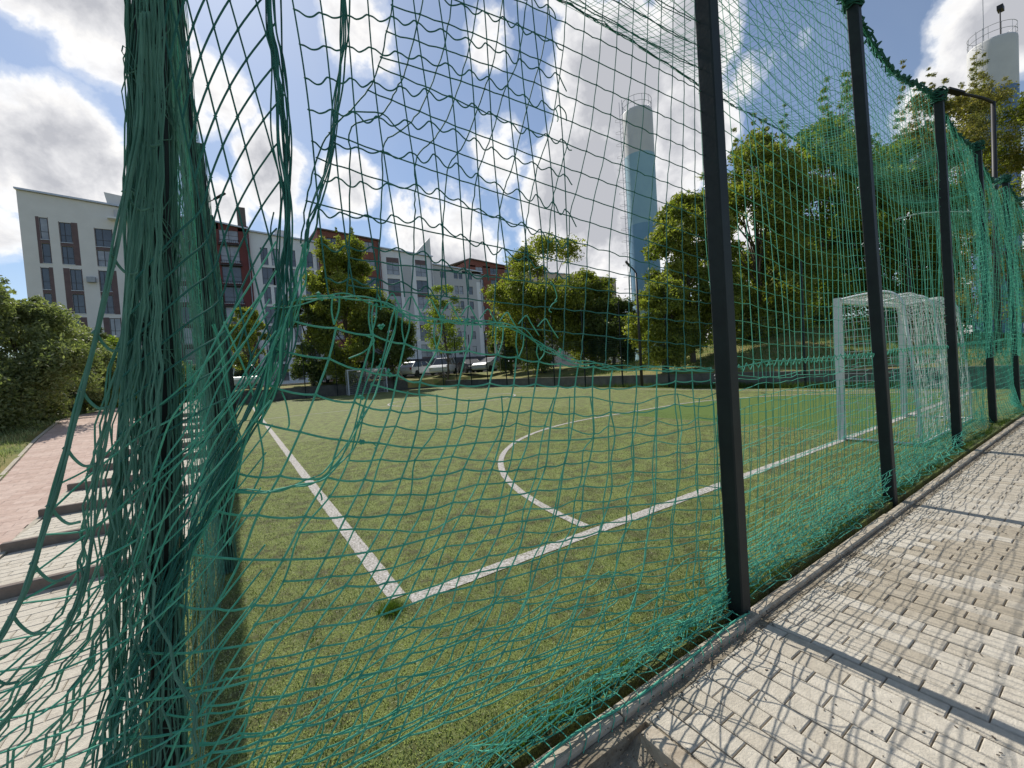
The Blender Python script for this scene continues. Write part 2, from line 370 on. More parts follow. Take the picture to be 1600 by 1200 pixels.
tag(blades('grass_tuft', n, (PG(612, 955)[0]+r_*np.cos(a), PG(612, 955)[1]+r_*np.sin(a)), .045, 'blade_lush', .0022, 1.3), 'green grass tuft growing at the corner of the white lines', 'grass tuft')
# ------------------------------------------------------------------ pavement on the right, real pavers
b = MB(); L, Wd = .178, .088
x = .47; c = 0
while x < 18:
    w = Wd; yo = -1.375-(.09 if c % 2 else 0)
    if c % 2: b.box((x+.002, -1.375-.088, -.06), (x+w-.002, -1.375-.002, rs.uniform(-.002, .002)), 0, float(rs.beta(1.2, 3)), .0035)
    y = yo; 
    ymin = -4.6 if x < 12 else -3.4
    while y > ymin:
        tone = float(rs.beta(1.1, 3.2))
        # laid pattern: bands of darker blocks run in steps across the walk
        ph = (x*.30+(y+1.4)*1.0)
        bandv = math.sin(ph*2.6+.9)
        if x > 4.3: tone = float(np.clip(rs.normal(.62, .15), .2, 1))
        if x > 1.9 and bandv > .25 and rs.uniform() < .82: tone = float(np.clip(rs.normal(.95, .12), .6, 1.25))
        dz = rs.uniform(-.002, .002)
        b.box((x+.0012, y-L+.0014, -.06), (x+w-.0012, y-.0014, dz), 0, tone, .0035)
        y -= L+.002
    x += w+.002; c += 1
struct(b.build('pavement', 'paver'))
b = MB(); b.box((.462, -5, -.3), (18, -1.372, -.011)); struct(b.build('pavement_bed', 'soil'))
b = MB(); b.box((.40, -5, -.3), (.4605, -1.40, .002), 0, None, .006); struct(b.build('pavement_edging', 'concrete'))
# thin kerb between turf and walk
b = MB(); x = -1.1
while x < FX1:
    l = 1.0 if x > 0 else .5; w = rs.uniform(-.004, .004)
    b.box((x+.003, -1.325+w, -.3), (x+l-.003, -1.265+w, .012+rs.uniform(-.004, .003)), 0, None, .008); x += l
struct(b.build('kerb', 'concrete'))
b = MB(); b.box((-1.12, -1.372, -.3), (FX1, -1.326, -.012)); struct(b.build('kerb_joint', 'soil'))
# debris: leaf litter specks along kerb and on the path
b = MB()
for k in range(2600):
    if k < 1500: px_, py_, pz = rs.uniform(.3, 9), -1.35+rs.normal(0, .03), .004
    elif k < 2100: px_, py_, pz = rs.uniform(.5, 5), rs.uniform(-3.6, -1.4), .004
    else: px_, py_, pz = rs.uniform(-1.1, .4), rs.uniform(-1.7, -1.32), -.035
    r0 = rs.uniform(.002, .006); a = rs.uniform(0, 6.28)
    b.obox((px_, py_, pz), (r0*math.cos(a), r0*math.sin(a), 0), (-r0*.4*math.sin(a), r0*.4*math.cos(a), 0), (0, 0, .0012), 0, float(rs.uniform(0, 1)))
tag(b.build('litter', 'bark'), 'dry seeds, crumbs and leaf bits lying along the kerb and on the pavers', 'litter', kind='stuff')
# ------------------------------------------------------------------ stepped path on the left
PX0, PX1 = -2.37, -1.14
b = MB(); r = MB(); ys_ = [-5.0]+STEPY
for k in range(len(ys_)):
    y0 = ys_[k]; y1 = ys_[k+1] if k+1 < len(ys_) else 30.0; z1 = .08*k
    y = y0+.05*(k > 0); row = 0
    while y < y1-.02:
        w = min(.1, y1-y); x = PX0+(-.1 if row % 2 else 0)
        while x < PX1:
            xa = max(x, PX0); xb = min(x+.2, PX1)
            if xb-xa > .02 and (y > -1.3 or y < 0) and y < 18: b.box((xa+.0012, y+.0012, z1-.03), (xb-.0012, y+w-.0012, z1+rs.uniform(-.001, .001)), 0, float(rs.beta(1.1, 4)*.8), .004)
            x += .2
        y += w; row += 1
    b.box((PX0, y0, -.4), (PX1, y1-.001, z1-.008), 0, .3)
    if k: r.box((PX0-.04, y0-.01, -.3), (PX1+.01, y0+.048, z1+.004), 0, None, .006)
struct(b.build('stepped_path', 'paver')); struct(r.build('step_kerbs', 'riser'))
def pathz(Y): return np.clip(.08*(Y-1.75)/.86, -.02, .82)+.0
b = MB(); yv = np.arange(-2, 34, .1)
def pedge(y): return float(np.interp(y, [0, 5.4, 8.3, 11.6, 20, 34], [-3.0, -3.23, -3.68, -4.06, -4.6, -4.9])), float(np.interp(y, [0, 9, 13, 20, 34], [-2.425, -2.425, -2.9, -3.4, -3.6]))
for i, y in enumerate(yv):
    za = float(pathz(y)); zb = float(pathz(y+.1)); xl, xr = pedge(y); x = xl+(-.1 if i % 2 else 0)
    while x < xr:
        xa = max(x, xl)+.001; xb = min(x+(.2 if y < 20 else 9), xr)-.001; jj = rs.uniform(-.0008, .0008)
        if xb-xa > .02:
            b.add([(xa, y+.001, za-.1), (xb, y+.001, za-.1), (xb, y+.099, zb-.1), (xa, y+.099, zb-.1), (xa, y+.001, za+jj), (xb, y+.001, za+jj), (xb, y+.099, zb+jj), (xa, y+.099, zb+jj)],
                  [(4, 5, 6, 7), (0, 1, 5, 4), (1, 2, 6, 5), (2, 3, 7, 6), (3, 0, 4, 7)], 0, float(rs.uniform(0, 1)))
        x += .2 if y < 20 else 9
struct(b.build('red_paved_path', 'redpaver'))
b = MB()
for i in range(0, len(yv)-6, 5):
    y = yv[i]; y2 = y+.495; a = float(pathz(y)); c = float(pathz(y2)); l0, r0 = pedge(y); l1, r1 = pedge(y2)
    for Xa, Xb in ((l0-.055, l1-.055), (r0+.003, r1+.003)):
        b.add([(Xa, y, a-.4), (Xa+.045, y, a-.4), (Xb+.045, y2, c-.4), (Xb, y2, c-.4), (Xa, y, a+.008), (Xa+.045, y, a+.008), (Xb+.045, y2, c+.008), (Xb, y2, c+.008)],
              [(4, 5, 6, 7), (0, 1, 5, 4), (1, 2, 6, 5), (3, 0, 4, 7), (2, 3, 7, 6)])
struct(b.build('path_kerb', 'sand'))
n = 60000; yy = rs.uniform(0, 18, n); xx = np.interp(yy, [0, 5.4, 8.3, 11.6, 20], [-3.1, -3.33, -3.78, -4.16, -4.7])-rs.uniform(0, 6, n)
zz = terrain(xx, yy)
o = blades('verge_grass', n, (xx, yy), .07, 'blade', .005, .9)
co_ = np.zeros(n*9); o.data.vertices.foreach_get('co', co_); co_ = co_.reshape(-1, 3); co_[:, 2] += np.repeat(zz, 3); o.data.vertices.foreach_set('co', co_.ravel())
tag(o, 'patchy mown grass on the verge left of the red path', 'grass', kind='stuff')
# ------------------------------------------------------------------ retaining walls, street
b = MB(); b.box((-6, FY1+.25, -.3), (11.9, FY1+.50, .84)); b.box((-6, FY1+.23, .841), (11.9, FY1+.52, .90))
tag(b.build('retaining_wall', ['wallgrey']), 'low grey concrete retaining wall behind the far goal', 'wall')
b = MB(); b.box((FX1+.25, -1.0, -.3), (FX1+.5, 33.5, .52)); b.box((FX1+.23, -1.0, .521), (FX1+.52, 33.5, .57))
tag(b.build('retaining_wall', ['wallgrey']), 'low grey concrete wall along the right side of the pitch below the trees', 'wall')
b = MB(); b.box((-60, 38.5, .90), (110, 44.2, 1.06)); struct(b.build('street', 'asphalt'))
b = MB(); b.box((-60, 38.2, .8), (110, 38.45, 1.16), 0, None, .02); b.box((-60, 44.25, .8), (110, 44.75, 1.2), 0, None, .02); struct(b.build('street_kerb', 'concrete'))
# ------------------------------------------------------------------ fence posts
POSTS = [(1.354, -1.245, .010), (3.825, -1.20, .035), (6.48, -1.13, .022), (8.95, -1.08, .025), (11.4, -1.05, .025), (13.9, -1.05, .01)]
plabels = ['nearest tall dark square post on the right, standing at the kerb',
           'second tall dark square post along the walk, in front of the white goal',
           'third dark post along the walk, its flat top wrapped in bunched net',
           'fourth dark fence post along the walk, just behind the goal side net',
           'fifth dark fence post along the walk, beside the far end of the pavement',
           'farthest dark fence post of the row along the walk at the right edge']
def post(name, x, y, z0, h, ly, lx, label, group, w=.04, cap=True, hooks=0):
    o = thing(name, label, 'fence post', (x, y, z0), 0, group)
    b = MB(); ht = h; c = .006
    ring = [(-w, -w+c), (-w+c, -w), (w-c, -w), (w, -w+c), (w, w-c), (w-c, w), (-w+c, w), (-w, w-c)]
    v = [(a, q, -.2) for a, q in ring]+[(a+lx*ht, q+ly*ht, ht) for a, q in ring]
    b.add(v, [(i, (i+1) % 8, (i+1) % 8+8, i+8) for i in range(8)]+[tuple(range(8, 16))])
    b.build('shaft', 'post', o)
    b = MB(); b.box((-w-.004+lx*ht, -w-.004+ly*ht, ht), (w+.004+lx*ht, w+.004+ly*ht, ht+.02), 0, None, .006); b.build('cap', 'post', o)
    for k in range(hooks):
        z = .25+k*(h-.4)/max(1, hooks-1); b = MB(); a = np.linspace(.2, 5.6, 10); b.tube(np.stack([lx*z+.0*a+.004*np.sin(a), ly*z+w+.012+.014*np.cos(a), z+.014*np.sin(a)], -1), .0028, 5); b.build('hook', 'galv', o)
    return o
for k, (x, y, l) in enumerate(POSTS): post('fence_post', x, y, 0, 4.25, l, 0, plabels[k], 'posts of the goal line fence', hooks=9 if k < 2 else 0)
post('corner_post', -.947, -1.13, -.05, 4.3, 0, .060, 'dark corner fence post wrapped in bundled green net at the left of the picture', 'posts of the goal line fence', .028)
SIDEY = [1.25, 3.8, 6.3, 8.8, 11.3, 13.8, 16.3, 18.8, 21.3, 23.8, 26.3, 28.8, 31.2, 33.3]
for k, y in enumerate(SIDEY):
    lab = ['dark steel post just behind the net wrapped corner post',
           'second dark steel post of the left side fence'][k] if k < 2 else 'dark steel post farther back in the left side fence'
    post('fence_post', -.86, y, 0, 4.2, 0, .0, lab, 'posts of the left side fence')
for k, x in enumerate(np.linspace(1.4, FX1, 7)):
    post('fence_post', x, FY1, 0, 4.2, 0, 0, 'dark thin post of the far end fence behind the far goal', 'posts of the far end fence', .03)
for k, y in enumerate(np.arange(1.3, FY1-1, 2.65)):
    post('fence_post', FX1, y, 0, 4.2, 0, 0, 'dark thin post of the right side fence in front of the low wall', 'posts of the right side fence', .03)
# ------------------------------------------------------------------ nets
RN = .0021
def fence_y(X, Z):   # the plane of the goal line fence, leaning a little inwards
    base = np.interp(X, [-1, 1.35, 3.82, 6.48, 8.95, 14], [-1.22, -1.245, -1.2, -1.13, -1.08, -1.05])
    ln = np.interp(X, [-1, 1.35, 3.82, 6.48, 8.95, 14], [0, .01, .035, .022, .025, .01])
    return base+ln*Z+.045
def smooth_noise(x, y, s=0):
    return (np.sin(x*1.7+s)*np.cos(y*1.3+2*s)+.6*np.sin(x*3.9+1.3+s*2)*np.sin(y*2.7+s)+.4*np.sin(x*7.7+y*4.1+s))/2
def netsurf(mb, S, us, vs, r, n=3, sub=1, rows=True, cols=True, jit=0, sag=0):
    """grid net over surface S(u, v) -> xyz ; us/vs are strand positions"""
    U, V = np.meshgrid(us, vs)
    if jit: U = U+rs.uniform(-jit, jit, U.shape); V = V+rs.uniform(-jit, jit, V.shape)
    P = S(U, V)
    def strand(Q):
        if sub > 1:
            t = np.linspace(0, len(Q)-1, (len(Q)-1)*sub+1); i = np.minimum(t.astype(int), len(Q)-2); f = (t-i)[:, None]
            q = Q[i]*(1-f)+Q[i+1]*f
            if sag: q[:, 2] -= sag*4*(f[:, 0]*(1-f[:, 0]))*np.linalg.norm(Q[i+1]-Q[i], axis=1)
            return q
        return Q
    if cols:
        for j in range(P.shape[1]): mb.tube(strand(P[:, j]) if not sag else P[:, j], r, n, cap=False)
    if rows:
        for i in range(P.shape[0]): mb.tube(strand(P[i]), r, n, cap=False)
    return P
def cat(P, sub=6):     # Catmull-Rom through control points
    P = np.asarray(P, float); Q = np.vstack([2*P[0]-P[1], P, 2*P[-1]-P[-2]]); out = []
    for i in range(1, len(Q)-2):
        for t in np.arange(sub)/sub:
            a, b_, c, d = Q[i-1], Q[i], Q[i+1], Q[i+2]
            out.append(.5*((2*b_)+(-a+c)*t+(2*a-5*b_+4*c-d)*t*t+(-a+3*b_-3*c+d)*t**3))
    out.append(P[-1]); return np.array(out)
def pxl(P, Y=-1.19, dY=None):      # polyline traced on the hanging net, carried to its own plane
    return np.array([PY(q[0], q[1], (q[2] if len(q) > 2 else Y)) for q in P])
GN = thing('goal_line_net', 'green rope net hung along the paved walk, torn and knotted at its near end', 'net', (0, -1.2, 0))
GL = np.array([0, -1.2, 0])
# --- far panels of the goal line net
def S_up(U, V):
    u = np.clip((U-1.35)/2.5, 0, None); k = sstep(0, 5, U-3.5)
    top = 4.18-.16*np.sin(math.pi*((u) % 1))**2*(1+.6*np.sin(u*2.1))
    Z = 1.22-.035*(U-1.3)*.6+V*(top-1.18)
    bil = -(.03+.10*k)*np.sin(math.pi*(u % 1))*np.sin(math.pi*np.clip(V, 0, 1)*.9+.3)
    Yy = fence_y(U, Z)+bil+(.02+.05*k)*smooth_noise(U*2.2, Z*1.1, 1.0)
    Xx = U+.02*smooth_noise(U*3, Z*2, 2.0)
    Z = Z-.05*np.sin(math.pi*(u % 1))*(1-V)+.015*smooth_noise(U*4, Z*3, 4)
    return np.stack([Xx, Yy, Z], -1)
b = MB(); netsurf(b, S_up, np.arange(1.33, 15.1, .095), np.linspace(0, 1, 31), RN, 3)
netsurf(b, lambda U, V: S_up(U, V)+np.stack([0*U, -.04-.09*np.abs(np.sin(math.pi*(U-1.35)/2.5))*(1-V), 0*U], -1), np.arange(6.6, 15.1, .07), np.linspace(0, 1, 44), RN*1.1, 3, jit=.003)
b.build('upper_net', 'net', GN, GL)
def vz(V, lo=0, hi=1.25):       # compress the lower rows into a heap
    return hi*(1-np.power(1-V, 1.0))**2.1+lo
def S_low(U, V, s=0, off=0):
    Z = np.maximum(.012, 1.24*V**1.75+off*(1-V))
    bul = .20*(1-V)**2.0*(.6+.5*smooth_noise(U*2.3, V*3, s))*np.clip(V/.3, 0, 1)-.055*(1-V)**4
    k = sstep(0, 4, U-6.5)
    Yy = fence_y(U, Z)+.0+bul*(1-.9*k)-k*.30*(1-V)**1.3*np.abs(np.sin(math.pi*(U-1.35)/2.5))+.018*smooth_noise(U*1.5, V*3, s+1)+off
    Z = Z+.014*(1-V)*smooth_noise(U*1.6, V*4, s+3)+.016*V*smooth_noise(U*1.3, V*2, s)
    Xx = U+.012*smooth_noise(U*2.1, V*4, s+5)-(.10+.05*math.sin(s))*(1-V)
    return np.stack([Xx, Yy, np.maximum(Z, .01)], -1)
b = MB(); netsurf(b, lambda U, V: S_low(U, V, 0), np.arange(1.33, 15.1, .09), np.linspace(0, 1, 20), RN, 3, jit=.004)
netsurf(b, lambda U, V: S_low(U, V, 2.7, .035), np.arange(1.37, 15.1, .093), np.linspace(0, 1.02, 21), RN, 3, jit=.004)
netsurf(b, lambda U, V: S_low(U, V*.34, 5.1, .07), np.arange(1.33, 15.1, .08), np.linspace(0, 1.0, 12), RN, 3, jit=.006)
b.build('lower_net', 'net', GN, GL)
# knotted seam line between the two nets
b = MB(); xs_ = np.arange(1.33, 15.1, .0475)
P = S_low(xs_, np.full(len(xs_), 1.0)); P[::2, 2] += .028; P[1::2, 2] -= .015; P[:, 1] -= .01
b.tube(P, RN*1.3, 4)
P2 = P.copy(); P2[:, 2] = P2[::-1, 2].mean()*0+P[:, 2]*.5+np.roll(P[:, 2], 1)*.5+.008; b.tube(P2, RN*1.3, 4)
b.build('seam', 'net', GN, GL)
# bunched head rope
b = MB()
for s in range(7):
    xs_ = np.arange(1.33, 15.1, .05); u = (xs_-1.35)/2.5
    z = 4.2-.17*np.sin(math.pi*(u % 1))**2*(1+.6*np.sin(u*2.1))+rs.normal(0, .018, len(xs_)); y = fence_y(xs_, z)-.0+rs.normal(0, .018, len(xs_))
    b.tube(np.stack([xs_, y, z], -1), .008, 4)
for (x, y, l) in POSTS:
    for s in range(16):
        a = np.linspace(0, 6.5, 14); rr = .055+rs.uniform(0, .02)
        b.tube(np.stack([x+rr*np.cos(a+s), y+l*4.1+rr*np.sin(a+s), 4.22+rs.uniform(-.08, .05)+.02*np.sin(a*2+s)], -1), .006, 4)
b.build('head_rope', 'netdark', GN, GL)
# --- near panel, upper right: regular mesh hanging straight
KC = [[(614, 0), (596, 87), (580, 132), (553, 168), (526, 192), (500, 235), (482, 300), (470, 380)],
      [(660, 0), (638, 99), (619, 141), (595, 180), (550, 198), (547, 246), (547, 348), (545, 420), (540, 470)],
      [(706, 0), (694, 72), (664, 156), (637, 196), (601, 223), (598, 270), (596, 324), (592, 400), (588, 470)],
      [(748, 0), (730, 90), (703, 174), (679, 216), (652, 243), (649, 294), (648, 340), (645, 420), (640, 485)],
      [(785, 0), (772, 90), (750, 160), (725, 225), (702, 258), (695, 310), (692, 380), (690, 440), (688, 500)],
      [(823, 0), (811, 87), (790, 140), (768, 210), (747, 270), (738, 330), (734, 400), (732, 460), (730, 510)],
      [(856, 0), (850, 69), (826, 160), (802, 255), (787, 300), (779, 350), (776, 420), (772, 480), (770, 525)],
      [(886, 0), (880, 75), (863, 189), (840, 263), (825, 330), (820, 390), (818, 450), (815, 530)],
      [(916, 0), (909, 90), (892, 201), (873, 275), (862, 320), (857, 380), (853, 450), (850, 555)],
      [(943, 0), (935, 105), (921, 215), (904, 288), (892, 330), (888, 390), (884, 450), (880, 560)],
      [(967, 0), (960, 122), (947, 228), (931, 298), (919, 371), (916, 448), (912, 510), (908, 572)]]
c10 = np.array([(967, 0), (960, 122), (947, 228), (931, 298), (919, 371), (916, 448), (912, 510), (908, 572)], float)
c17 = np.array([(1100, 0), (1100, 122), (1102, 228), (1104, 298), (1108, 371), (1112, 448), (1114, 510), (1118, 577)], float)
fr = np.cumsum([0, 25, 23, 21.5, 20, 18, 16.5, 14.5]); fr = fr/fr[-1]
for k in range(1, 8): KC.append([tuple(q) for q in c10*(1-fr[k])+c17*fr[k]])
UPZ = 4.15
def up_ext(P):      # carry a column on up to the head rope
    d = P[0]-P[1]; d = d/np.linalg.norm(d); d = d*.4+np.array([0, 0, 1])*.6; n = max(2, int((UPZ-P[0][2])/.2)); z = np.linspace(UPZ, P[0][2], n+1)[:-1]
    return np.vstack([np.stack([P[0][0]+(z-P[0][2])*d[0]/d[2]*.3, P[0][1]+0*z, z], -1), P])
b = MB(); cols2d = []
def colx(c, y): c = np.asarray(c, float); return np.interp(y, c[:, 1], c[:, 0])
for c in KC:
    Q = cat(np.array(c, float), 5); cols2d.append(Q)
    P = pxl(Q); P += rs.normal(0, .0012, P.shape); b.tube(up_ext(P), RN, 5)
ROWS = []
for j in range(-4, 15):
    y0 = j*38.2-2-.28*j*j*.25; s = .52-.0006*max(y0, -50)
    if y0 > 470: s = .10
    elif y0 > 380: s = .52-.0006*y0-(y0-380)*.002
    P2d = []; kn = []
    for k, Q in enumerate(cols2d):
        x = 700.
        for it in range(12):
            y = y0+s*(x-886)*(1 if x > 886 else (1-.0006*(886-x)*(1 if y0 < 200 else -.4)))
            x = np.interp(y, Q[:, 1], Q[:, 0])
        if y > Q[-1, 1]+3: continue
        if y < -40: x = Q[0, 0]+(-y)*.08
        P2d.append((x, y)); kn.append((x, y))
    if len(P2d) < 3: continue
    Q = cat(P2d, 4); w = rs.uniform(.5, 2.2); ph = np.arange(len(Q))/4
    Q[:, 1] += w*np.sin(ph*math.pi)**2*(1+.3*rs.normal(size=len(Q)))
    b.tube(pxl(Q), RN, 5)
    for q in kn: b.knot(PY(q[0], q[1], -1.19), .0042)
b.build('near_upper_net', 'netshaded', GN, GL)
# rows above the picture up to the head rope
b = MB()
def S_top(U, V): return np.stack([U, fence_y(U, 3)+.02*smooth_noise(U*3, V*3), 2.75+V*(4.15-2.75)+.02*np.sin(U*5)], -1)
netsurf(b, S_top, np.arange(-.8, 1.33, .11), np.linspace(0, 1, 14), RN, 3, cols=False)
b.build('near_top_net', 'netshaded', GN, GL)
# --- slack second sheet with wavy strands and cut ends
b = MB(); v2 = []
tops = [457, 497, 536, 574, 616, 650, 687, 722, 752, 785, 810, 835, 858]
for k, x0 in enumerate(tops):
    Q = [(x0+(.13-.05*(k/12))*y+(4*math.sin(y*.011+k)), y) for y in range(-160, 490-4*k, 26)]
    v2.append(np.array(Q)); P = pxl(cat(Q, 2), -1.215); b.tube(up_ext(P), RN, 5)
for j in range(-3, 9):
    y0 = 14+51.5*j; Q = []; k0 = rs.uniform(0, 1)
    for k, c in enumerate(v2):
        x = tops[k]
        for it in range(10):
            y = y0+.10*(x-457)*(x < 670)+(21.3+.40*(x-670))*(x >= 670)+3*math.sin(k*1.3+j)
            x = np.interp(y, c[:, 1], c[:, 0])
        if y > c[-1, 1]+2: continue
        if Q:
            px_, py_ = Q[-1]; dx = x-px_; dy = y-py_; amp = rs.uniform(5, 12)
            Q += [(px_+dx*.16, py_+dy*.16+amp*.22), (px_+dx*.42, py_+dy*.42+amp*rs.uniform(.85, 1.1)), (px_+dx*.66, py_+dy*.66+amp*rs.uniform(.6, .95)), (px_+dx*.88, py_+dy*.88-amp*.1)]
        Q.append((x, y)); b.knot(PY(x, y, -1.215), .0045)
    if len(Q) > 6:
        x, y = Q[-1]
        if y < 350: Q += [(x+4, y+3), (x+9, y+10+rs.uniform(0, 6)), (x+12+rs.uniform(-3, 4), y+22+rs.uniform(-8, 6))]
        b.tube(pxl(cat(Q, 4), -1.215), RN*1.05, 5)
b.build('slack_net', 'netshaded', GN, GL)
# --- stretched diamonds between corner post and the gathered strand
b = MB()
def NDm(m, n):     # m along the falling strands, n across (to the right)
    x = 302+ (m*11.5)+n*(17.5+2.6*n*.8)+ m*n*.9; y = 40+m*47-n*(47-1.5*n)
    return x, y
for n_ in range(-2, 7):
    Q = [(NDm(m, n_)) for m in range(-6, 13) ]
    Q = [(min(x, 445+ (y-300)*.02), y, -1.19-.02*min(max(m, 0), 8)/8) for m, (x, y) in enumerate(Q) if y < 570]
    P = pxl(cat(Q, 3)); b.tube(up_ext(P), RN, 5)
for m in range(-2, 12):
    R0 = NDm(m, 5); Rx = min(R0[0], 440); Q = []
    for n_ in range(5, -3, -1):
        x, y = NDm(m, n_)
        if x < 447: Q.append((x, y))
    Q = [q for q in Q if q[0] > 255]
    if len(Q) < 2: continue
    if Q[0][0] < 432: Q.insert(0, (Q[0][0]*.4+440*.6, Q[0][1]-.6*1.2*(440-Q[0][0])))
    xl, yl = Q[-1]
    if m > 3:
        for t in (.25, .5, .75, 1): Q.append((xl-(xl-205+m*2)*t, yl+t*(120-m*2)+14*t*t))
    P = pxl(cat([(x, y, -1.2-.03*i/len(Q)) for i, (x, y) in enumerate(Q)], 3)); b.tube(P, RN*1.05, 5)
    for n_ in range(-1, 6):
        x, y = NDm(m, n_)
        if x < 440: b.knot(PY(x, y, -1.2), .004)
b.build('stretched_net', 'netshaded', GN, GL)
# --- gathered strands
def bundle(mb, path, n, spread, r=RN, Y=-1.2, wav=2.5, depth=.03, sub=6):
    path = np.asarray(path, float)
    for k in range(n):
        o0 = rs.normal(0, 1); a = rs.uniform(0, 6.28, 3)
        Q = []
        L_ = len(path)
        C_ = cat(path[:, :2], sub); W_ = np.interp(np.linspace(0, L_-1, len(C_)), np.arange(L_), spread if hasattr(spread, '__len__') else [spread]*L_)
        t = np.linspace(0, L_, len(C_))
        dx = W_*(o0*.55+.5*np.sin(t*1.3+a[0])+.25*np.sin(t*3.1+a[1])); dy = wav*np.sin(t*4+a[2])
        yy_ = Y+rs.uniform(-depth, depth)+depth*np.sin(t*1.1+a[1])
        if path.shape[1] > 2: yy_ = yy_-Y+np.interp(np.linspace(0, L_-1, len(C_)), np.arange(L_), path[:, 2])
        P = np.array([PY(C_[i, 0]+dx[i], C_[i, 1]+dy[i], yy_[i]) for i in range(len(C_))]); P[:, 2] = np.maximum(P[:, 2], .01)
        mb.tube(P, r*rs.uniform(.85, 1.15), 5)
b = MB()
bundle(b, [(418, -400), (420, 0), (432, 90), (440, 200), (446, 300), (442, 400), (440, 500), (405, 620), (340, 740), (290, 850), (240, 980), (190, 1100), (150, 1240)], 14,
       [6, 6, 8, 10, 12, 15, 16, 18, 22, 26, 28, 26, 26])
bundle(b, [(446, 330), (442, 400), (440, 500), (405, 620), (340, 740), (290, 850), (240, 980), (190, 1100)], 1, 12)
bundle(b, [(540, -400), (539, 0), (534, 90), (525, 170), (516, 250), (498, 310), (484, 350), (479, 385)], 6, [6, 6, 5, 6, 6, 7, 8, 4], wav=2)
b.build('gathered_strands', 'netshaded', GN, GL); b = MB()
bundle(b, [(478, 380), (470, 430), (450, 500), (430, 580), (400, 660)], 8, [5, 12, 12, 12, 16])
bundle(b, [(606, 478), (590, 560), (565, 640), (535, 710), (500, 745), (440, 765), (360, 768)], 4, [16, 14, 11, 8, 7, 5, 5], wav=3)
bundle(b, [(340, 505), (380, 640), (395, 730), (355, 850)], 3, [14, 14, 14, 14])
bundle(b, [(420, 480), (520, 462), (600, 478), (660, 500), (730, 503), (800, 512), (850, 545), (900, 565), (960, 574), (1030, 576), (1112, 577)], 3, [16, 14, 10, 10, 10, 9, 8, 6, 5, 5, 5], wav=4, sub=8)
for k in range(9):      # zigzag lacing of the seam
    Q = [(600+30*k, 478+4*k), (612+30*k, 458+5*k), (620+30*k, 470+5*k), (632+30*k, 496+4*k)]
    b.tube(pxl(cat(Q, 4), -1.195), RN*1.1, 5)
for q in [(875, 548), (690, 496), (730, 503), (595, 512), (566, 690), (848, 545), (500, 462), (478, 383), (608, 583), (565, 620)]: 
    for _ in range(4): b.knot(PY(q[0]+rs.normal(0, 2.5), q[1]+rs.normal(0, 2.5), -1.195), .0065)
for q in [(588, 575, 8, -14), (575, 690, 14, 10), (440, 612, 12, 60), (500, 770, 3, 12), (590, 460, 6, 24), (868, 170, 4, 20), (545, 560, 40, -35), (870, 470, -12, 18), (860, 440, 10, 30)]:
    Q = [(q[0], q[1]), (q[0]+q[2]*.6, q[1]+q[3]*.3), (q[0]+q[2], q[1]+q[3]*.8), (q[0]+q[2]*.7, q[1]+q[3])]
    b.tube(pxl(cat(Q, 4), -1.19), RN, 5)
b.build('gathered_strands', 'net', GN, GL)
# --- lower near net traced in rows and columns, two sheets
T = [[(445, 500), (522, 507), (580, 522), (632, 537), (682, 545), (730, 551), (778, 556), (865, 566), (952, 575), (1040, 577), (1118, 578)],
     [(430, 545), (512, 562), (568, 578), (620, 588), (660, 596), (715, 600), (765, 600), (860, 602), (950, 604), (1040, 600), (1122, 592)],
     [(420, 600), (491, 619), (551, 630), (609, 640), (660, 644), (710, 642), (757, 638), (855, 645), (950, 645), (1040, 640), (1125, 628)],
     [(400, 664), (471, 676), (530, 688), (592, 692), (644, 696), (697, 696), (745, 692), (850, 690), (950, 683), (1040, 676), (1128, 665)],
     [(368, 736), (436, 741), (508, 747), (569, 749), (628, 748), (676, 745), (726, 738), (840, 728), (948, 720), (1040, 711), (1131, 700)],
     [(335, 800), (404, 806), (476, 809), (544, 807), (604, 803), (660, 796), (708, 788), (828, 768), (944, 757), (1038, 747), (1134, 736)],
     [(300, 868), (375, 878), (440, 874), (510, 871), (576, 862), (631, 851), (686, 836), (815, 812), (938, 795), (1034, 784), (1137, 772)],
     [(262, 940), (335, 950), (400, 944), (471, 933), (540, 918), (603, 907), (658, 891), (798, 858), (930, 833), (1030, 820), (1140, 806)],
     [(215, 1020), (275, 1022), (345, 1012), (414, 998), (494, 982), (562, 967), (628, 947), (780, 905), (920, 872), (1026, 856), (1142, 838)],
     [(180, 1090), (240, 1092), (312, 1080), (390, 1062), (465, 1045), (530, 1027), (592, 1004), (760, 950), (908, 910), (1020, 890), (1144, 866)],
     [(150, 1155), (210, 1152), (286, 1140), (362, 1122), (432, 1103), (502, 1083), (562, 1060), (738, 995), (895, 948), (1014, 922), (1146, 892)],
     [(120, 1215), (180, 1212), (255, 1200), (330, 1180), (405, 1160), (472, 1137), (532, 1115), (715, 1040), (880, 984), (1008, 952), (1148, 914)],
     [(100, 1280), (150, 1272), (225, 1262), (300, 1240), (375, 1220), (445, 1196), (505, 1172), (690, 1085), (864, 1020), (1000, 980), (1150, 930)],
     [(80, 1340), (130, 1335), (200, 1322), (270, 1305), (345, 1282), (415, 1258), (478, 1232), (665, 1130), (848, 1055), (992, 1005), (1151, 942)]]
T = np.array(T, float)
ucol = np.array([0, 1, 2, 3, 4, 5, 6, 8.7, 11.8, 14.4, 17.4])
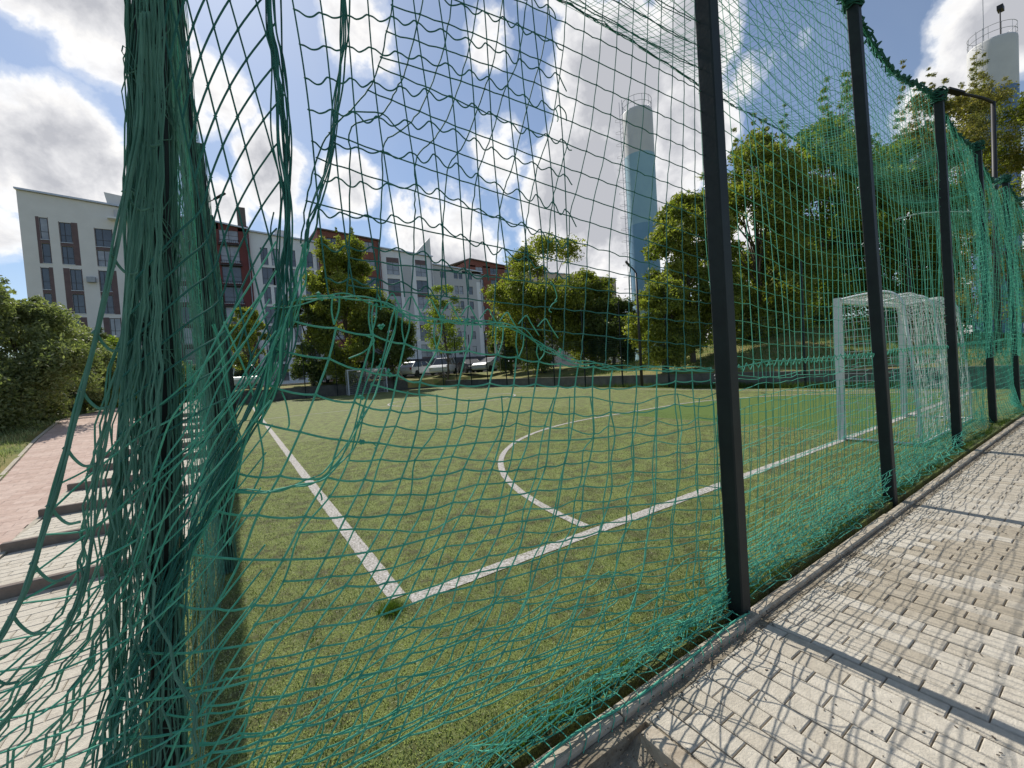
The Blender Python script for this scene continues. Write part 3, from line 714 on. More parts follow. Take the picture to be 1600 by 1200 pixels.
def Tgrid(off=(0, 0), step=1.0, rstep=1.0, roff=0.0, coff=0.0):
    cols = np.arange(0+coff, 17.5, step); rows = np.arange(0+roff, 13.01, rstep)
    G = np.zeros((len(rows), len(cols), 2))
    for c in range(2):
        A = np.array([np.interp(cols, ucol, T[i, :, c]) for i in range(14)])
        for j in range(len(cols)): G[:, j, c] = np.interp(rows, np.arange(14), A[:, j])
    G[..., 0] += off[0]; G[..., 1] += off[1]
    return G
def lay(mb, G, Y, amp, jit, r=RN, kn=.0045, seed=0):
    nr, nc, _ = G.shape; G = G+rs.normal(0, jit, G.shape)
    Yg = np.zeros((nr, nc))
    for i in range(nr):
        for j in range(nc): Yg[i, j] = Y+amp*smooth_noise(j*.7, i*.6, seed)+.10*(i/nr)**2*math.sin(min(1, j/8)*math.pi)*0
    def node(i, j):
        p = PY(G[i, j, 0], G[i, j, 1], Yg[i, j])
        if p[2] < .02:
            q = PG(G[i, j, 0], G[i, j, 1], .02); p = q
        return p
    Pn = np.array([[node(i, j) for j in range(nc)] for i in range(nr)])
    for j in range(nc): mb.tube(cat(Pn[:, j], 3), r, 5)
    for i in range(nr):
        q = cat(Pn[i], 4); f = (np.arange(len(q)) % 4)/4; q[:, 2] -= rs.uniform(.0, .008)*4*f*(1-f); q[:, 2] = np.maximum(q[:, 2], .006); mb.tube(q, r, 5)
    for i in range(nr):
        for j in range(nc): mb.knot(Pn[i, j], kn)
b = MB()
lay(b, Tgrid(), -1.20, .012, 2.0, .0029, .0062, seed=1)
G0_ = Tgrid(); sx_ = [420, 520, 600, 660, 730, 800, 850, 900, 960, 1030, 1112]; sy_ = [480, 462, 478, 500, 503, 512, 545, 565, 574, 576, 577]
for j in range(1, 9):
    for dx in (-9, 9):
        x, y = G0_[0, j]; xt = x+dx*.6+3; yt = np.interp(xt, sx_, sy_)
        b.tube(pxl(cat([(xt, yt), ((x+xt)/2+dx*.3, (y+yt)/2), (x, y)], 4), -1.195), .0023, 5)
        b.knot(PY(xt, yt, -1.195), .006)
b.build('near_lower_net', 'net', GN, GL)
b = MB()
lay(b, Tgrid((16, 6), 1.05, 1.0, 1.35, 2.0), -1.18, .02, 4.0, .0025, .0055, seed=4)
lay(b, Tgrid((10, 20), .95, .8, 8.5, 0.3), -1.17, .02, 6.0, .0024, .005, seed=9)
b.build('near_lower_net_lining', 'net', GN, GL)
# heap of slack net along the kerb
b = MB(); hx = np.arange(-.85, 1.33, .035)
def heap(mb, X0, X1, nrow, zmax, ymax, r=RN, seed=0):
    xs_ = np.arange(X0, X1, .045)
    prev = None
    for k in range(nrow):
        t = k/(nrow-1); z = .012+zmax*t**1.2+.013*smooth_noise(xs_*2.4, k*.9+0*xs_, seed)+rs.normal(0, .0018, len(xs_))
        y = -1.225+ymax*(1-t)*(.5+.5*smooth_noise(xs_*3, k*1.7+0*xs_, seed+2))-.05*(1-t)+rs.normal(0, .0018, len(xs_))
        P = np.stack([xs_+rs.normal(0, .002, len(xs_)), y, np.maximum(z, .008)], -1); mb.tube(P, r, 4)
        if prev is not None:
            for i in range(rs.randint(2), len(xs_)-2, 2):
                a = prev[i]; c = P[min(i+rs.randint(0, 3), len(xs_)-1)]; m_ = (a+c)/2+rs.normal(0, .006, 3); m_[2] = max(m_[2], .01)
                mb.tube(cat([a, m_, c], 3), r, 4)
        prev = P
heap(b, -.9, 1.33, 10, .17, .20, seed=1); heap(b, -.9, 1.33, 6, .10, .10, seed=5); heap(b, 1.36, 6.4, 9, .26, .22, seed=3)
xs_ = np.arange(-.9, 1.33, .06)
b.tube(np.stack([xs_, -1.30+.012*np.sin(xs_*7), .022+.008*np.sin(xs_*11)], -1), .005, 6)
for x in np.arange(-.5, 1.3, .07):    # loops drawn over the kerb
    b.tube(cat([(x, -1.2, .05), (x+.03, -1.27, .03), (x+.02, -1.315, .02), (x-.01, -1.33, -.01)], 4), RN, 4)
b.build('slack_heap', 'net', GN, GL)
# ------------------------------------------------------------------ left side net
SN = thing('side_net', 'green rope net along the left side, its loose edge hanging over the stepped path', 'net', (-1, 0, 0)); SL = np.array([-1, 0, 0])
def S_side(U, V):
    Z = V; Xx = -.91+.06*smooth_noise(U*1.9, Z*.8, 3)+.05*np.sin(U*2.5)-.16*(1-sstep(0, 1.6, Z))*np.abs(np.sin(math.pi*(U-1.25)/2.5))*.6
    return np.stack([Xx, U, Z], -1)
b = MB(); netsurf(b, S_side, np.arange(.6, 33.3, .10), np.arange(.02, 4.2, .10), RN, 3, jit=.004)
netsurf(b, lambda U, V: S_side(U, V)+np.array([-.06, .03, 0]), np.arange(.6, 12, .10), np.arange(.02, 1.5, .07), RN, 3, jit=.01)
b.build('net_panel', 'net', SN, SL)
b = MB()
# swung out near edge
edge = [(222, 20), (219, 120), (215, 200), (196, 300), (176, 400), (150, 520), (128, 610), (104, 700), (78, 790), (52, 880), (20, 962), (-25, 1040), (-80, 1130)]
for k in range(5): bundle(b, edge, 1, 4.5, .0022, -1.32, 1, .006)
for i, e in enumerate(edge[2:], 2):
    tx, ty = e[0]+32+2*i, e[1]+25
    Q = [e, (e[0]+.25*(tx-e[0]), e[1]+16), (e[0]+.6*(tx-e[0]), e[1]+28), (tx, ty)]
    b.tube(pxl(cat(Q, 5), -1.31), RN*1.25, 5); b.knot(PY(e[0], e[1], -1.32), .0065)
edge2 = [(232, 20), (230, 200), (215, 330), (203, 450), (190, 560), (165, 680), (152, 760), (146, 850), (120, 950), (60, 1060), (-20, 1160)]
bundle(b, edge2, 5, 7, RN*.8, -1.31, 2, .01)
# fan of strands falling from the corner post towards the camera's left
for k in range(24):
    t = k/23.; x0 = 225+31*t+rs.normal(0, 1.5)
    xm = 190+58*t+rs.normal(0, 6); xe = -60+350*t**1.1+rs.normal(0, 26)
    Q = [(x0, -220), (x0, 0), (x0+rs.normal(0, 2), 220), (x0*.5+xm*.5+rs.normal(0, 3), 430), (xm*1.06-14-22*(1-t)+rs.normal(0, 6), 620), (xm*1.05-24-40*(1-t)+rs.normal(0, 7), 790), (xm*.62+xe*.3, 960), (xe, 1090+60*t), (xe-60, 1230)]
    C_ = cat(np.array(Q, float), 12); am = np.interp(C_[:, 1], [0, 500, 900], [3.2, 5, 12]); ph = (np.arange(len(C_))/3.0+(k % 2)) % 2
    C_[:, 0] += am*(np.abs(ph-1)*2-1)*.5
    P = pxl(C_, -1.28+rs.uniform(-.05, .12)); P[:, 2] = np.maximum(P[:, 2], .02); b.tube(P, np.interp(P[:, 2], [.3, 1.3, 2.2], [RN*1.1, RN*.75, RN*.5])*rs.uniform(.85, 1.2), 5)
b.build('loose_edge', 'netpale', SN, SL); b = MB()
ex = np.array(edge, float)
for k in range(13):
    y0 = 600+k*44+rs.normal(0, 6); x0 = 300-.12*k*k*.5+rs.normal(0, 10); ye = y0+150+rs.normal(0, 12); xe_ = np.interp(ye, ex[:, 1], ex[:, 0])
    Q = [(x0+120, y0-150), (x0+40, y0-50), (x0-20, y0+10), (x0-80, y0+60+rs.normal(0, 8)), ((x0-80)*.5+xe_*.5, y0+115+rs.normal(0, 8)), (xe_, ye)]
    P = pxl(cat(Q, 4), -1.27+rs.uniform(-.05, .03)); P[:, 2] = np.maximum(P[:, 2], .02); b.tube(P, RN*rs.uniform(.8, 1.05), 5)
for k in range(5):
    bundle(b, [(425, 380+45*k), (350, 510+42*k), (300, 610+40*k), (250, 700+40*k), (190, 860+40*k), (110, 960+38*k), (20, 1040+36*k), (-60, 1100+34*k)], 1, 8, RN*.9, -1.3, 3, .03)
b.build('cross_strands', 'net', SN, SL)
# net wrapped round the corner post
b = MB()
for k in range(90):
    a = rs.uniform(0, 6.28); rr = rs.uniform(.032, .043); z = np.arange(.0, 4.25, .12); lo = .5*(1-sstep(.6, 1.9, z))
    X = -.942+.060*z+(rr+.05*lo)*math.cos(a)+.006*np.sin(z*9+k)+rs.normal(0, .003, len(z)); Yv = -1.13+(rr)*math.sin(a)+.006*np.cos(z*8+k)
    b.tube(np.stack([X-.05*lo, Yv-.04*lo, z], -1), RN*rs.uniform(.6, .9), 4)
for k in range(90):
    z0 = .1+k*.045; a = np.linspace(0, 6.3, 12); rr = .042+rs.uniform(0, .006)
    b.tube(np.stack([-.942+.060*z0+rr*np.cos(a), -1.13+rr*np.sin(a), z0+.09*np.sin(a+k)+rs.normal(0, .01, 12)], -1), RN*.6, 4)
for py_, n_ in ((1.25, 60), (3.8, 44), (6.3, 36)):
    for k in range(n_):
        a = rs.uniform(0, 6.28); rr = rs.uniform(.045, .06); z = np.arange(.0, 4.25, .15)
        b.tube(np.stack([-.86+rr*math.cos(a)+.008*np.sin(z*7+k), py_+rr*math.sin(a)+.008*np.cos(z*6+k), z], -1), RN, 4)
# rear sheet between corner post and the next post
for k in range(26):
    y = -1.08+k*.085; z = np.arange(.0, 4.2, .12); b.tube(np.stack([-.86+.02*smooth_noise(z*2, y+0*z, 1)+(.05*z-.06)*(1.25-y)/2.4, y+.03*np.sin(z*2+k), z], -1), RN*.62, 4)
for k in range(42):
    y = np.linspace(-1.08, 1.2, 14); z = .05+k*.1+.03*np.sin(y*4+k)+.0*y; b.tube(np.stack([-.86+.02*smooth_noise(z*2, y, 1)+(.05*z-.06)*(1.25-y)/2.4, y, z], -1), RN*.62, 4)
b.build('wrapped_net', 'netpale', SN, SL)
# ------------------------------------------------------------------ roof net over the goal line, far end and right side nets
RF = thing('roof_net', 'thin overhead net stretched from the fence heads to a taut cable above the goal line', 'net', (0, -.5, 4.2)); RL = np.array([0, -.5, 4.2])
def S_roof(U, V):
    yc = .06+.03*U; Yy = (-1.13)+(yc+1.13)*V; Z = 4.20-.10*np.sin(math.pi*V)*(1+.5*np.sin(U*1.3))-.05*V-.02*V*np.sin(U*2)
    Z = Z-(1-V)*.19*np.sin(math.pi*((np.clip(U-1.35, 0, 99)/2.5) % 1))**2*(1+.6*np.sin((U-1.35)/2.5*2.1)); Yy = np.maximum(Yy, fence_y(U, Z))
    return np.stack([U+.02*np.sin(V*9+U*3), Yy, Z+.012*smooth_noise(U*5, V*9)], -1)
b = MB(); netsurf(b, S_roof, np.arange(-.8, 15.1, .10), np.linspace(0, 1, 14), RN*.85, 3)
netsurf(b, lambda U, V: S_roof(U, V)+np.array([0, 0, -.10])*(np.sin(V*3)[..., None]), np.arange(.8, 9, .12), np.linspace(.3, 1, 9), RN*.8, 3, jit=.002)
b.build('roof_mesh', 'net', RF, RL)
b = MB(); xs_ = np.arange(-.8, 15.1, .1)
for k in range(3): P = S_roof(xs_, np.full(len(xs_), 1.0)); P += rs.normal(0, .007, P.shape); b.tube(P, .0045, 4)
b.build('edge_cable', 'netdark', RF, RL)
FN = thing('far_net', 'fine green net of the far end fence behind the far goal', 'net', (7, FY1, 0))
b = MB(); netsurf(b, lambda U, V: np.stack([U, FY1-.04+.03*smooth_noise(U, V), V], -1), np.arange(-.9, FX1, .12), np.arange(.02, 4.2, .12), .0016, 3)
b.build('net_panel', 'netdark', FN, np.array([7, FY1, 0]))
QN = thing('right_net', 'fine green net of the right side fence in front of the big trees', 'net', (FX1, 15, 0))
b = MB(); netsurf(b, lambda U, V: np.stack([FX1-.04+.04*smooth_noise(U, V), U, V], -1), np.arange(-1., FY1, .12), np.arange(.02, 2.6, .11), .0016, 3)
b.build('net_panel', 'netdark', QN, np.array([FX1, 15, 0]))
b = MB(); P = [PD(1400, 343, 11.5), PD(1450, 332, 12), PD(1550, 330, 13)]; b.tube(cat(P, 6), .013, 6)
tag(b.build('guy_rope', 'ropewhite'), 'pale horizontal rope strung behind the third fence post', 'rope')
# ------------------------------------------------------------------ goals
def goal(name, x0, x1, y, back, label, netm=True):
    o = thing(name, label, 'goal', ((x0+x1)/2, y, 0), 0, 'football goals'); O = np.array([(x0+x1)/2, y, 0]); s = -1 if back < 0 else 1
    w = .04
    for x in (x0, x1):
        b = MB(); b.box((x-w, y-w, 0), (x+w, y+w, 2.0-w*0), 0); b.build('goal_post', 'whitemetal', o, O)
    b = MB(); b.box((x0+w+.001, y-w+.003, 1.925), (x1-w-.001, y+w-.003, 1.997)); b.build('crossbar', 'whitemetal', o, O)
    for x in (x0, (x0+x1)/2, x1):
        b = MB(); P = cat([(x, y, 1.97), (x, y+back*.35, 2.0), (x, y+back*.66, 1.99), (x, y+back*.82, 1.86), (x, y+back*.86, 1.6), (x, y+back*.95, .8), (x, y+back, .03)], 5); b.tube(P, .016, 8)
        b.build('stanchion', 'whitemetal', o, O)
    b = MB(); b.tube([(x0, y, .03), (x0, y+back, .03), (x1, y+back, .03), (x1, y, .03)], .016, 8); b.build('ground_bar', 'whitemetal', o, O)
    b = MB()
    def yb(Z): return np.interp(Z, [0, .8, 1.6, 1.86, 1.99, 2.0], [1, .95, .86, .82, .66, .35])*back
    def SB(U, V):
        arcl = np.array([(0.0, 1.97), (.35, 2.0), (.66, 1.99), (.82, 1.86), (.86, 1.6), (.95, .8), (1.0, .03)])
        q = np.linspace(0, 1, 7); yy = np.interp(V, q, arcl[:, 0])*back; zz = np.interp(V, q, arcl[:, 1])
        return np.stack([U, y+yy+.05*s*smooth_noise(U*3, V*6)*V, zz-.04*np.sin(U*4)*V*(1-V)*4], -1)
    netsurf(b, SB, np.linspace(x0, x1, 29), np.linspace(0, 1, 28), .0032, 4, jit=.004)
    netsurf(b, lambda U, V: SB(U, V)+np.array([0, -.05*s, 0]), np.linspace(x0, x1, 24), np.linspace(.4, 1, 18), .0032, 4, jit=.008)
    for x in (x0, x1):
        def SS(U, V): return np.stack([x+.05*smooth_noise(U*4, V*4), y+U*yb(V), V], -1)
        netsurf(b, SS, np.linspace(0, 1, 9), np.linspace(.03, 1.95, 20), .0030, 4)
    b.build('goal_net', 'netwhite', o, O)
    return o
goal('football_goal', G0, G1x, 0.0, -.82, 'white football goal with sagging white net, behind the second dark post')
goal('football_goal', 6.6, 9.6, 32.0, .8, 'small white football goal at the far end of the pitch before the parked cars')
# ------------------------------------------------------------------ trees
def leaves(centers, radii, per, size, flat=.8, seed=0, shell=.55, small=0):
    r_ = np.random.RandomState(seed); V = []; T_ = []
    for ci, (c, rad, n) in enumerate(zip(centers, radii, per)):
        d = r_.normal(0, 1, (n, 3)); d /= np.linalg.norm(d, axis=1)[:, None]; rr = (shell+(1-shell)*r_.uniform(0, 1, n))**1.0*rad
        rr *= (1+.25*np.sin(d[:, 0]*5+seed)+.2*np.sin(d[:, 2]*7))
        p = np.asarray(c)+d*rr[:, None]*np.array([1, 1, flat])
        a = r_.normal(0, 1, (n, 3)); a /= np.linalg.norm(a, axis=1)[:, None]; q = r_.normal(0, 1, (n, 3)); q = np.cross(a, q); q /= np.linalg.norm(q, axis=1)[:, None]
        s = size*r_.uniform(.6, 1.3, n)[:, None]*(.55 if small and ci >= small else 1)
        V.append(np.stack([p-a*s, p+q*s*.42, p+a*s, p-q*s*.42], 1)); t0 = r_.uniform(0, .7); T_.append(np.clip(t0*.6+r_.beta(1.2, 1.6, n)*.7, 0, 1))
    return np.concatenate(V), np.concatenate(T_)
def leafmesh(name, V, T_, m, parent, loc):
    n = len(V); me = bpy.data.meshes.new(name); me.vertices.add(4*n); me.vertices.foreach_set('co', (V.reshape(-1, 3)-np.asarray(loc)).ravel()); me.loops.add(4*n)
    me.loops.foreach_set('vertex_index', np.arange(4*n)); me.polygons.add(n); me.polygons.foreach_set('loop_start', np.arange(n)*4)
    me.materials.append(MATS[m]); me.update(calc_edges=True)
    at = me.attributes.new('tone', 'FLOAT', 'POINT'); at.data.foreach_set('value', np.repeat(T_, 4)); 
    o = bpy.data.objects.new(name, me); COL.objects.link(o); o.parent = parent; return o
def tree(name, label, base, h, rad, m='leaf_green', n=16000, size=.11, trunk=.16, crown0=.25, seed=1, group=None, shape='round', cat_='tree', clumps=46, spires=0, lean=(0, 0)):
    r_ = np.random.RandomState(seed); base = np.asarray(base, float); n = int(n*1.25); size *= .85
    o = thing(name, label, cat_, base, 0, group)
    z0 = h*crown0; C_, Rr = [], []
    for k in range(clumps):
        t = r_.uniform(0, 1)**.85; z = z0+(h-z0)*t
        if shape == 'round': w = rad*math.sqrt(max(.05, 1-(2*t-.95)**2*.95))
        elif shape == 'cone': w = rad*(1-t*.82)*(.75+.5*t if t < .3 else 1)
        else: w = rad*(.55+.45*math.sin(math.pi*min(1, t*.95+.05)))
        a = r_.uniform(0, 6.283); q = w*math.sqrt(r_.uniform(.12, 1))*.85
        cr = rad*r_.uniform(.22, .42)*(1-.35*t)
        C_.append(base+(q*math.cos(a)+lean[0]*t, q*math.sin(a)+lean[1]*t, min(z, h-cr*.6))); Rr.append(cr)
    for k in range(spires):
        a = r_.uniform(0, 6.283); q = rad*r_.uniform(0, .8); hh = h*r_.uniform(.98, 1.16)
        for s in range(12):
            f = s/11; C_.append(base+(q*math.cos(a)+lean[0]+r_.normal(0, .09*rad*(1.1-f)), q*math.sin(a)+lean[1]+r_.normal(0, .09*rad*(1.1-f)), h*.74+(hh-h*.74)*f+r_.normal(0, .1))); Rr.append(.10*rad*r_.uniform(.6, 1.3)*(1.25-.75*f))
    Rr = np.array(Rr); per = (n*Rr**1.7/np.sum(Rr**1.7)).astype(int)+30; per[clumps:] += 26
    V, T_ = leaves(C_, Rr, per, size, .82, seed, .35, clumps if spires else 0)
    leafmesh('crown', V, T_, m, o, base)
    b = MB(); top = base+(lean[0]*.5, lean[1]*.5, h*.72)
    P = cat([base-(0, 0, .3), base+(r_.normal(0, .05), r_.normal(0, .05), h*.2), base+(lean[0]*.25+r_.normal(0, .1), r_.normal(0, .1), h*.45), top], 5)
    b.tube(P, np.linspace(trunk, trunk*.3, len(P)), 9)
    for k in range(0, len(C_), max(1, len(C_)//16)):
        c = C_[k]; s = P[min(len(P)-1, int(len(P)*np.clip((c[2]-base[2])/h*.75, .25, .9)))]
        b.tube(cat([s, (s+c)/2+(0, 0, -.06*h*r_.uniform(0, 1)), c], 4), np.linspace(trunk*.32, trunk*.06, 9), 6)
    b.build('trunk', 'bark', o, base)
    return o
def gp(x, y, z, D):        # ground point in the direction of (x, y) at depth D
    p = PD(x, y, D); p[2] = z; return p
# big group on the right
TR = [('tree', 'broad yellow-green tree beside the light blue water tower', gp(1085, 590, .6, 21), 8.6, 2.5, 'leaf_yellowgreen', 42000, .115, 3, 'round', 0, (0, 0)),
      ('tree', 'tall dark green tree rising right behind the nearest dark post', gp(1190, 580, .7, 23), 12.0, 3.1, 'leaf_yellowgreen', 50000, .125, 5, 'round', 5, (0, 0)),
      ('tree', 'tallest tree of the group, with pointed top shoots, left of the second dark post', gp(1290, 575, 1.2, 25), 13.2, 3.3, 'leaf_green', 50000, .125, 8, 'round', 6, (0, 0)),
      ('tree', 'dense green tree behind the goal, between the second and third dark posts', gp(1400, 570, 1.0, 25), 12.0, 3.2, 'leaf_green', 42000, .125, 12, 'round', 4, (0, 0)),
      ('tree', 'low bushy yellowish tree at the foot of the water tower', gp(1040, 590, .6, 19.5), 4.4, 1.6, 'leaf_yellowgreen', 20000, .10, 17, 'round', 0, (0, 0)),
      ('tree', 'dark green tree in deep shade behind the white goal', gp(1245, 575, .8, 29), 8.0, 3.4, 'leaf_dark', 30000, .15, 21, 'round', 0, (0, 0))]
for nme, lab, p, h, rd, m, n, sz, sd_, shp, sp, ln in TR: tree(nme, lab, p, h, rd, m, n, sz, .17, .13, sd_, 'trees along the right side of the pitch', shp, spires=sp, lean=ln, clumps=80)
for k, (x, D, h, rd, m, lab) in enumerate([(1465, 25, 14.6, 2.4, 'leaf_autumn', 'loose tree with brownish leaves and airy shoots behind the third dark post'),
                                            (1545, 27, 15.8, 3.2, 'leaf_autumn', 'rust tinged tree in front of the white and blue tower'),
                                            (1640, 24, 14.0, 3.2, 'leaf_yellowgreen', 'dark bushy tree cut by the right edge of the picture')]):
    tree('tree', lab, gp(x, 540, 1.0, D), h, rd, m, 26000, .11, .16, .1, 60+k, 'trees at the right edge', 'oval', spires=12, clumps=60)
# trees in front of the apartment houses
tree('tree', 'round yellow-green tree in the middle, in front of the pale houses', gp(850, 590, .9, 34), 11.2, 4.3, 'leaf_yellowgreen', 42000, .15, .22, .08, 31, 'street trees', 'round')
tree('tree', 'smaller yellow-green tree just right of the round middle tree', gp(925, 590, .9, 36), 8.2, 3.2, 'leaf_yellowgreen', 26000, .15, .2, .08, 32, 'street trees', 'round')
tree('tree', 'tall dark leaved tree in front of the brick red house', gp(548, 600, .95, 36), 12.0, 3.3, 'leaf_yellowgreen', 46000, .14, .2, .06, 33, 'street trees', 'oval', clumps=90, spires=3)
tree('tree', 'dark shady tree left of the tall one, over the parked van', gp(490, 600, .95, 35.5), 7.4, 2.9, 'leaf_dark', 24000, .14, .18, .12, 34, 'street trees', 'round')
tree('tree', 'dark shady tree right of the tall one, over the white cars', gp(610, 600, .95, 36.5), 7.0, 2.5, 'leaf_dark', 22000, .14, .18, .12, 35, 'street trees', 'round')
tree('tree', 'thin young tree with sparse light leaves before the grey house', gp(700, 592, .95, 37), 8.0, 1.9, 'leaf_green', 4200, .12, .09, .15, 36, 'street trees', 'oval')
tree('tree', 'small bright green tree beside the dark red house wall', gp(392, 610, .9, 34), 6.6, 1.7, 'leaf_yellowgreen', 9000, .11, .12, .3, 37, 'street trees', 'round')
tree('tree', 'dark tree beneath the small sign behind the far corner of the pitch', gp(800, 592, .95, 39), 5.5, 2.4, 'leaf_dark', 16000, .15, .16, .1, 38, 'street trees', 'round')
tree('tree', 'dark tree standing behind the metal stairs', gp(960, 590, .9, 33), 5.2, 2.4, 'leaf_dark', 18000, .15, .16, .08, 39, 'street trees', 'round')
# shrubs on the left
SH = [(30, 650, 9.0, 2.7, 1.5, 'leaf_shrub', 'big grey-green shrub at the left edge beside the red path'),
      (-60, 650, 8.0, 2.9, 1.6, 'leaf_shrub', 'tall shrub cut by the left edge of the picture'),
      (75, 640, 11.5, 3.0, 1.5, 'leaf_shrub', 'leafy shrub with thin shoots reaching towards the white end house'),
      (130, 640, 12.5, 2.5, 1.3, 'leaf_dark', 'dark shady shrub just left of the loose net edge'),
      (185, 640, 15.5, 2.7, 1.5, 'leaf_green', 'green shrub behind the loose net edge'),
      (235, 635, 19, 2.4, 1.5, 'leaf_dark', 'dark shrub behind the wrapped corner post'),
      (290, 635, 24, 2.2, 1.6, 'leaf_dark', 'dark shrub at the end of the stepped path')]
for k, (x, y, D, h, rd, m, lab) in enumerate(SH):
    p = gp(x, y, 0, D); p[2] = float(terrain(np.array(p[0]), np.array(p[1])))-.05
    tree('shrub', lab, p, h, rd, m, 38000 if k < 4 else 18000, .05 if k < 4 else .08, .05, .03, 80+k, 'shrubs beside the red path', 'round', 'shrub', 40, spires=4 if k in (0, 2) else 1)
# far tree line beyond the buildings' ends closes the horizon
for k, (x, D, h, rd) in enumerate([(1000, 60, 8, 6), (1090, 55, 8, 6), (1180, 52, 8, 6), (1300, 48, 8, 6), (1420, 46, 8, 6), (1530, 44, 9, 6), (1650, 42, 9, 6), (-40, 40, 5, 4)]):
    tree('tree', 'distant dark green tree closing the view behind the pitch', gp(x, 560, 1.0, D), h, rd, 'leaf_dark', 6000, .26, .2, .05, 100+k, 'distant trees', 'round', clumps=30)
n = 26000; xx = rs.uniform(17, 34, n); yy = rs.uniform(-1, 20, n)
o = blades('slope_grass', n, (xx, yy), .16, 'blade_lush', .012, .8); co_ = np.zeros(n*9); o.data.vertices.foreach_get('co', co_); co_ = co_.reshape(-1, 3); co_[:, 2] += np.repeat(terrain(xx, yy), 3); o.data.vertices.foreach_set('co', co_.ravel())
tag(o, 'sunlit yellow-green grass on the slope under the trees', 'grass', kind='stuff')
n = 5000; yy = 1+np.abs(rs.normal(5, 4, n)); xx = FX1+rs.uniform(-.1, .22, n)
tag(blades('wall_weeds', n, (xx, yy), .22, 'blade_lush', .008, .7), 'green weeds growing at the foot of the right wall', 'weeds', kind='stuff')
# ------------------------------------------------------------------ houses
GZ = 1.0
def wbox(b, X0, X1, Y0, Y1, z0, z1, mi=0): b.box((X0, Y0, z0), (X1, Y1, z1), mi)
def house(name, label, X0, X1, Yf, Yb, zl, zr, m, wins=(), bands=(), roof='roofmetal', extras=None, base=None):
    """facade at Yf facing the pitch; wins: (x0,x1,z0,z1,kind); roof edge height zl (left) to zr (right)"""
    O = np.array([(X0+X1)/2, Yf, GZ]); o = thing(name, label, 'building', O, 0, 'apartment blocks behind the street')
    # wall with real openings: cells between cut lines are skipped where a window is
    xsr = sorted({X0, X1, *[w[0] for w in wins], *[w[1] for w in wins]}); zs = sorted({GZ-.6, min(zl, zr)-.3, *[w[2] for w in wins], *[w[3] for w in wins]})
    b = MB(); D = .28
    for i in range(len(xsr)-1):
        run = None
        for j in range(len(zs)-1):
            cx, cz = (xsr[i]+xsr[i+1])/2, (zs[j]+zs[j+1])/2
            hole = any(w[0] < cx < w[1] and w[2] < cz < w[3] for w in wins)
            if not hole and run is None: run = zs[j]
            if (hole or j == len(zs)-2) and run is not None:
                z2 = zs[j] if hole else zs[j+1]
                b.box((xsr[i], Yf, run), (xsr[i+1], Yf+D, z2)); run = None
    zt = min(zl, zr)-.3
    b.add([(X0, Yf, zt), (X1, Yf, zt), (X1, Yb, zt), (X0, Yb, zt), (X0, Yf, zl), (X1, Yf, zr), (X1, Yb, zr), (X0, Yb, zl)], [(0, 1, 5, 4), (1, 2, 6, 5), (2, 3, 7, 6), (3, 0, 4, 7), (4, 5, 6, 7)])
    b.box((X0, Yf+D+.001, GZ-.6), (X0+.25, Yb, zt-.001)); b.box((X1-.25, Yf+D+.001, GZ-.6), (X1, Yb, zt-.001)); b.box((X0+.26, Yb-.25, GZ-.6), (X1-.26, Yb, zt-.002))
    b.build('wall', m, o, O)
    b = MB(); e = .35
    b.add([(X0-.1, Yf-e, zl+.02), (X1+.1, Yf-e, zr+.02), (X1+.1, Yb, zr+1.2), (X0-.1, Yb, zl+1.2), (X0-.1, Yf-e, zl+.22), (X1+.1, Yf-e, zr+.22), (X1+.1, Yb, zr+1.42), (X0-.1, Yb, zl+1.42)],
          [(0, 3, 2, 1), (4, 5, 6, 7), (0, 1, 5, 4), (1, 2, 6, 5), (2, 3, 7, 6), (3, 0, 4, 7)])
    b.build('roof', roof, o, O)
    for (x0, x1, z0, z1, kind) in wins:
        w = MB(); t = .06; yy0, yy1 = Yf+.10, Yf+.16
        w.box((x0, yy0, z0), (x0+t, yy1, z1)); w.box((x1-t, yy0, z0), (x1, yy1, z1)); w.box((x0+t, yy0, z0), (x1-t, yy1, z0+t)); w.box((x0+t, yy0, z1-t), (x1-t, yy1, z1))
        if x1-x0 > .9: xm = x0+(x1-x0)*(.42 if kind != 'T' else .5); w.box((xm-.03, yy0+.003, z0+t), (xm+.03, yy1-.003, z1-t))
        if kind in ('T', 'G') and z1-z0 > 1.2: w.box((x0+t, yy0+.005, z0+(z1-z0)*.35), (x1-t, yy1-.005, z0+(z1-z0)*.35+.05))
        fo = w.build('window', 'framewhite' if kind == 'W' else 'frame', o, O)
        g = MB(); g.box((x0+t, Yf+.12, z0+t), (x1-t, Yf+.135, z1-t)); q = g.build('pane', 'glasslight' if rs.uniform() < .3 else 'glass', fo, O)
        if kind != 'W' and z1-z0 > 1.4:
            q2 = MB(); q2.box((x0-.05, Yf-.07, z0-.07), (x1+.05, Yf+.098, z0-.008)); q2.build('sill', 'roofmetal', fo, O)
    for (x0, x1, z0, z1, mm) in bands:
        p = MB(); p.box((x0, Yf-.004, z0), (x1, Yf+.095, z1)); p.build('panel', mm, o, O)
    p = MB(); p.tube([(X1-.25, Yf-.12, min(zl, zr)-.1), (X1-.25, Yf-.12, GZ-.3)], .07, 6); p.build('drainpipe', 'galv', o, O)
    if base:
        p = MB(); p.box((X0+.05, Yf-.25, GZ-.5), (X1-.05, Yf-.005, base)); p.build('shop_front', 'shop', o, O)
    # fix child placement: parts were built in world space around O
    for ch in o.children: ch.location = (0, 0, 0)
    return o, O
def part(o, O, name, m, lo, hi):
    b = MB(); b.box(lo, hi); q = b.build(name, m, o, O); q.location = (0, 0, 0); return q
def fl(k): return 1.4+2.9*k
HY = 70.0
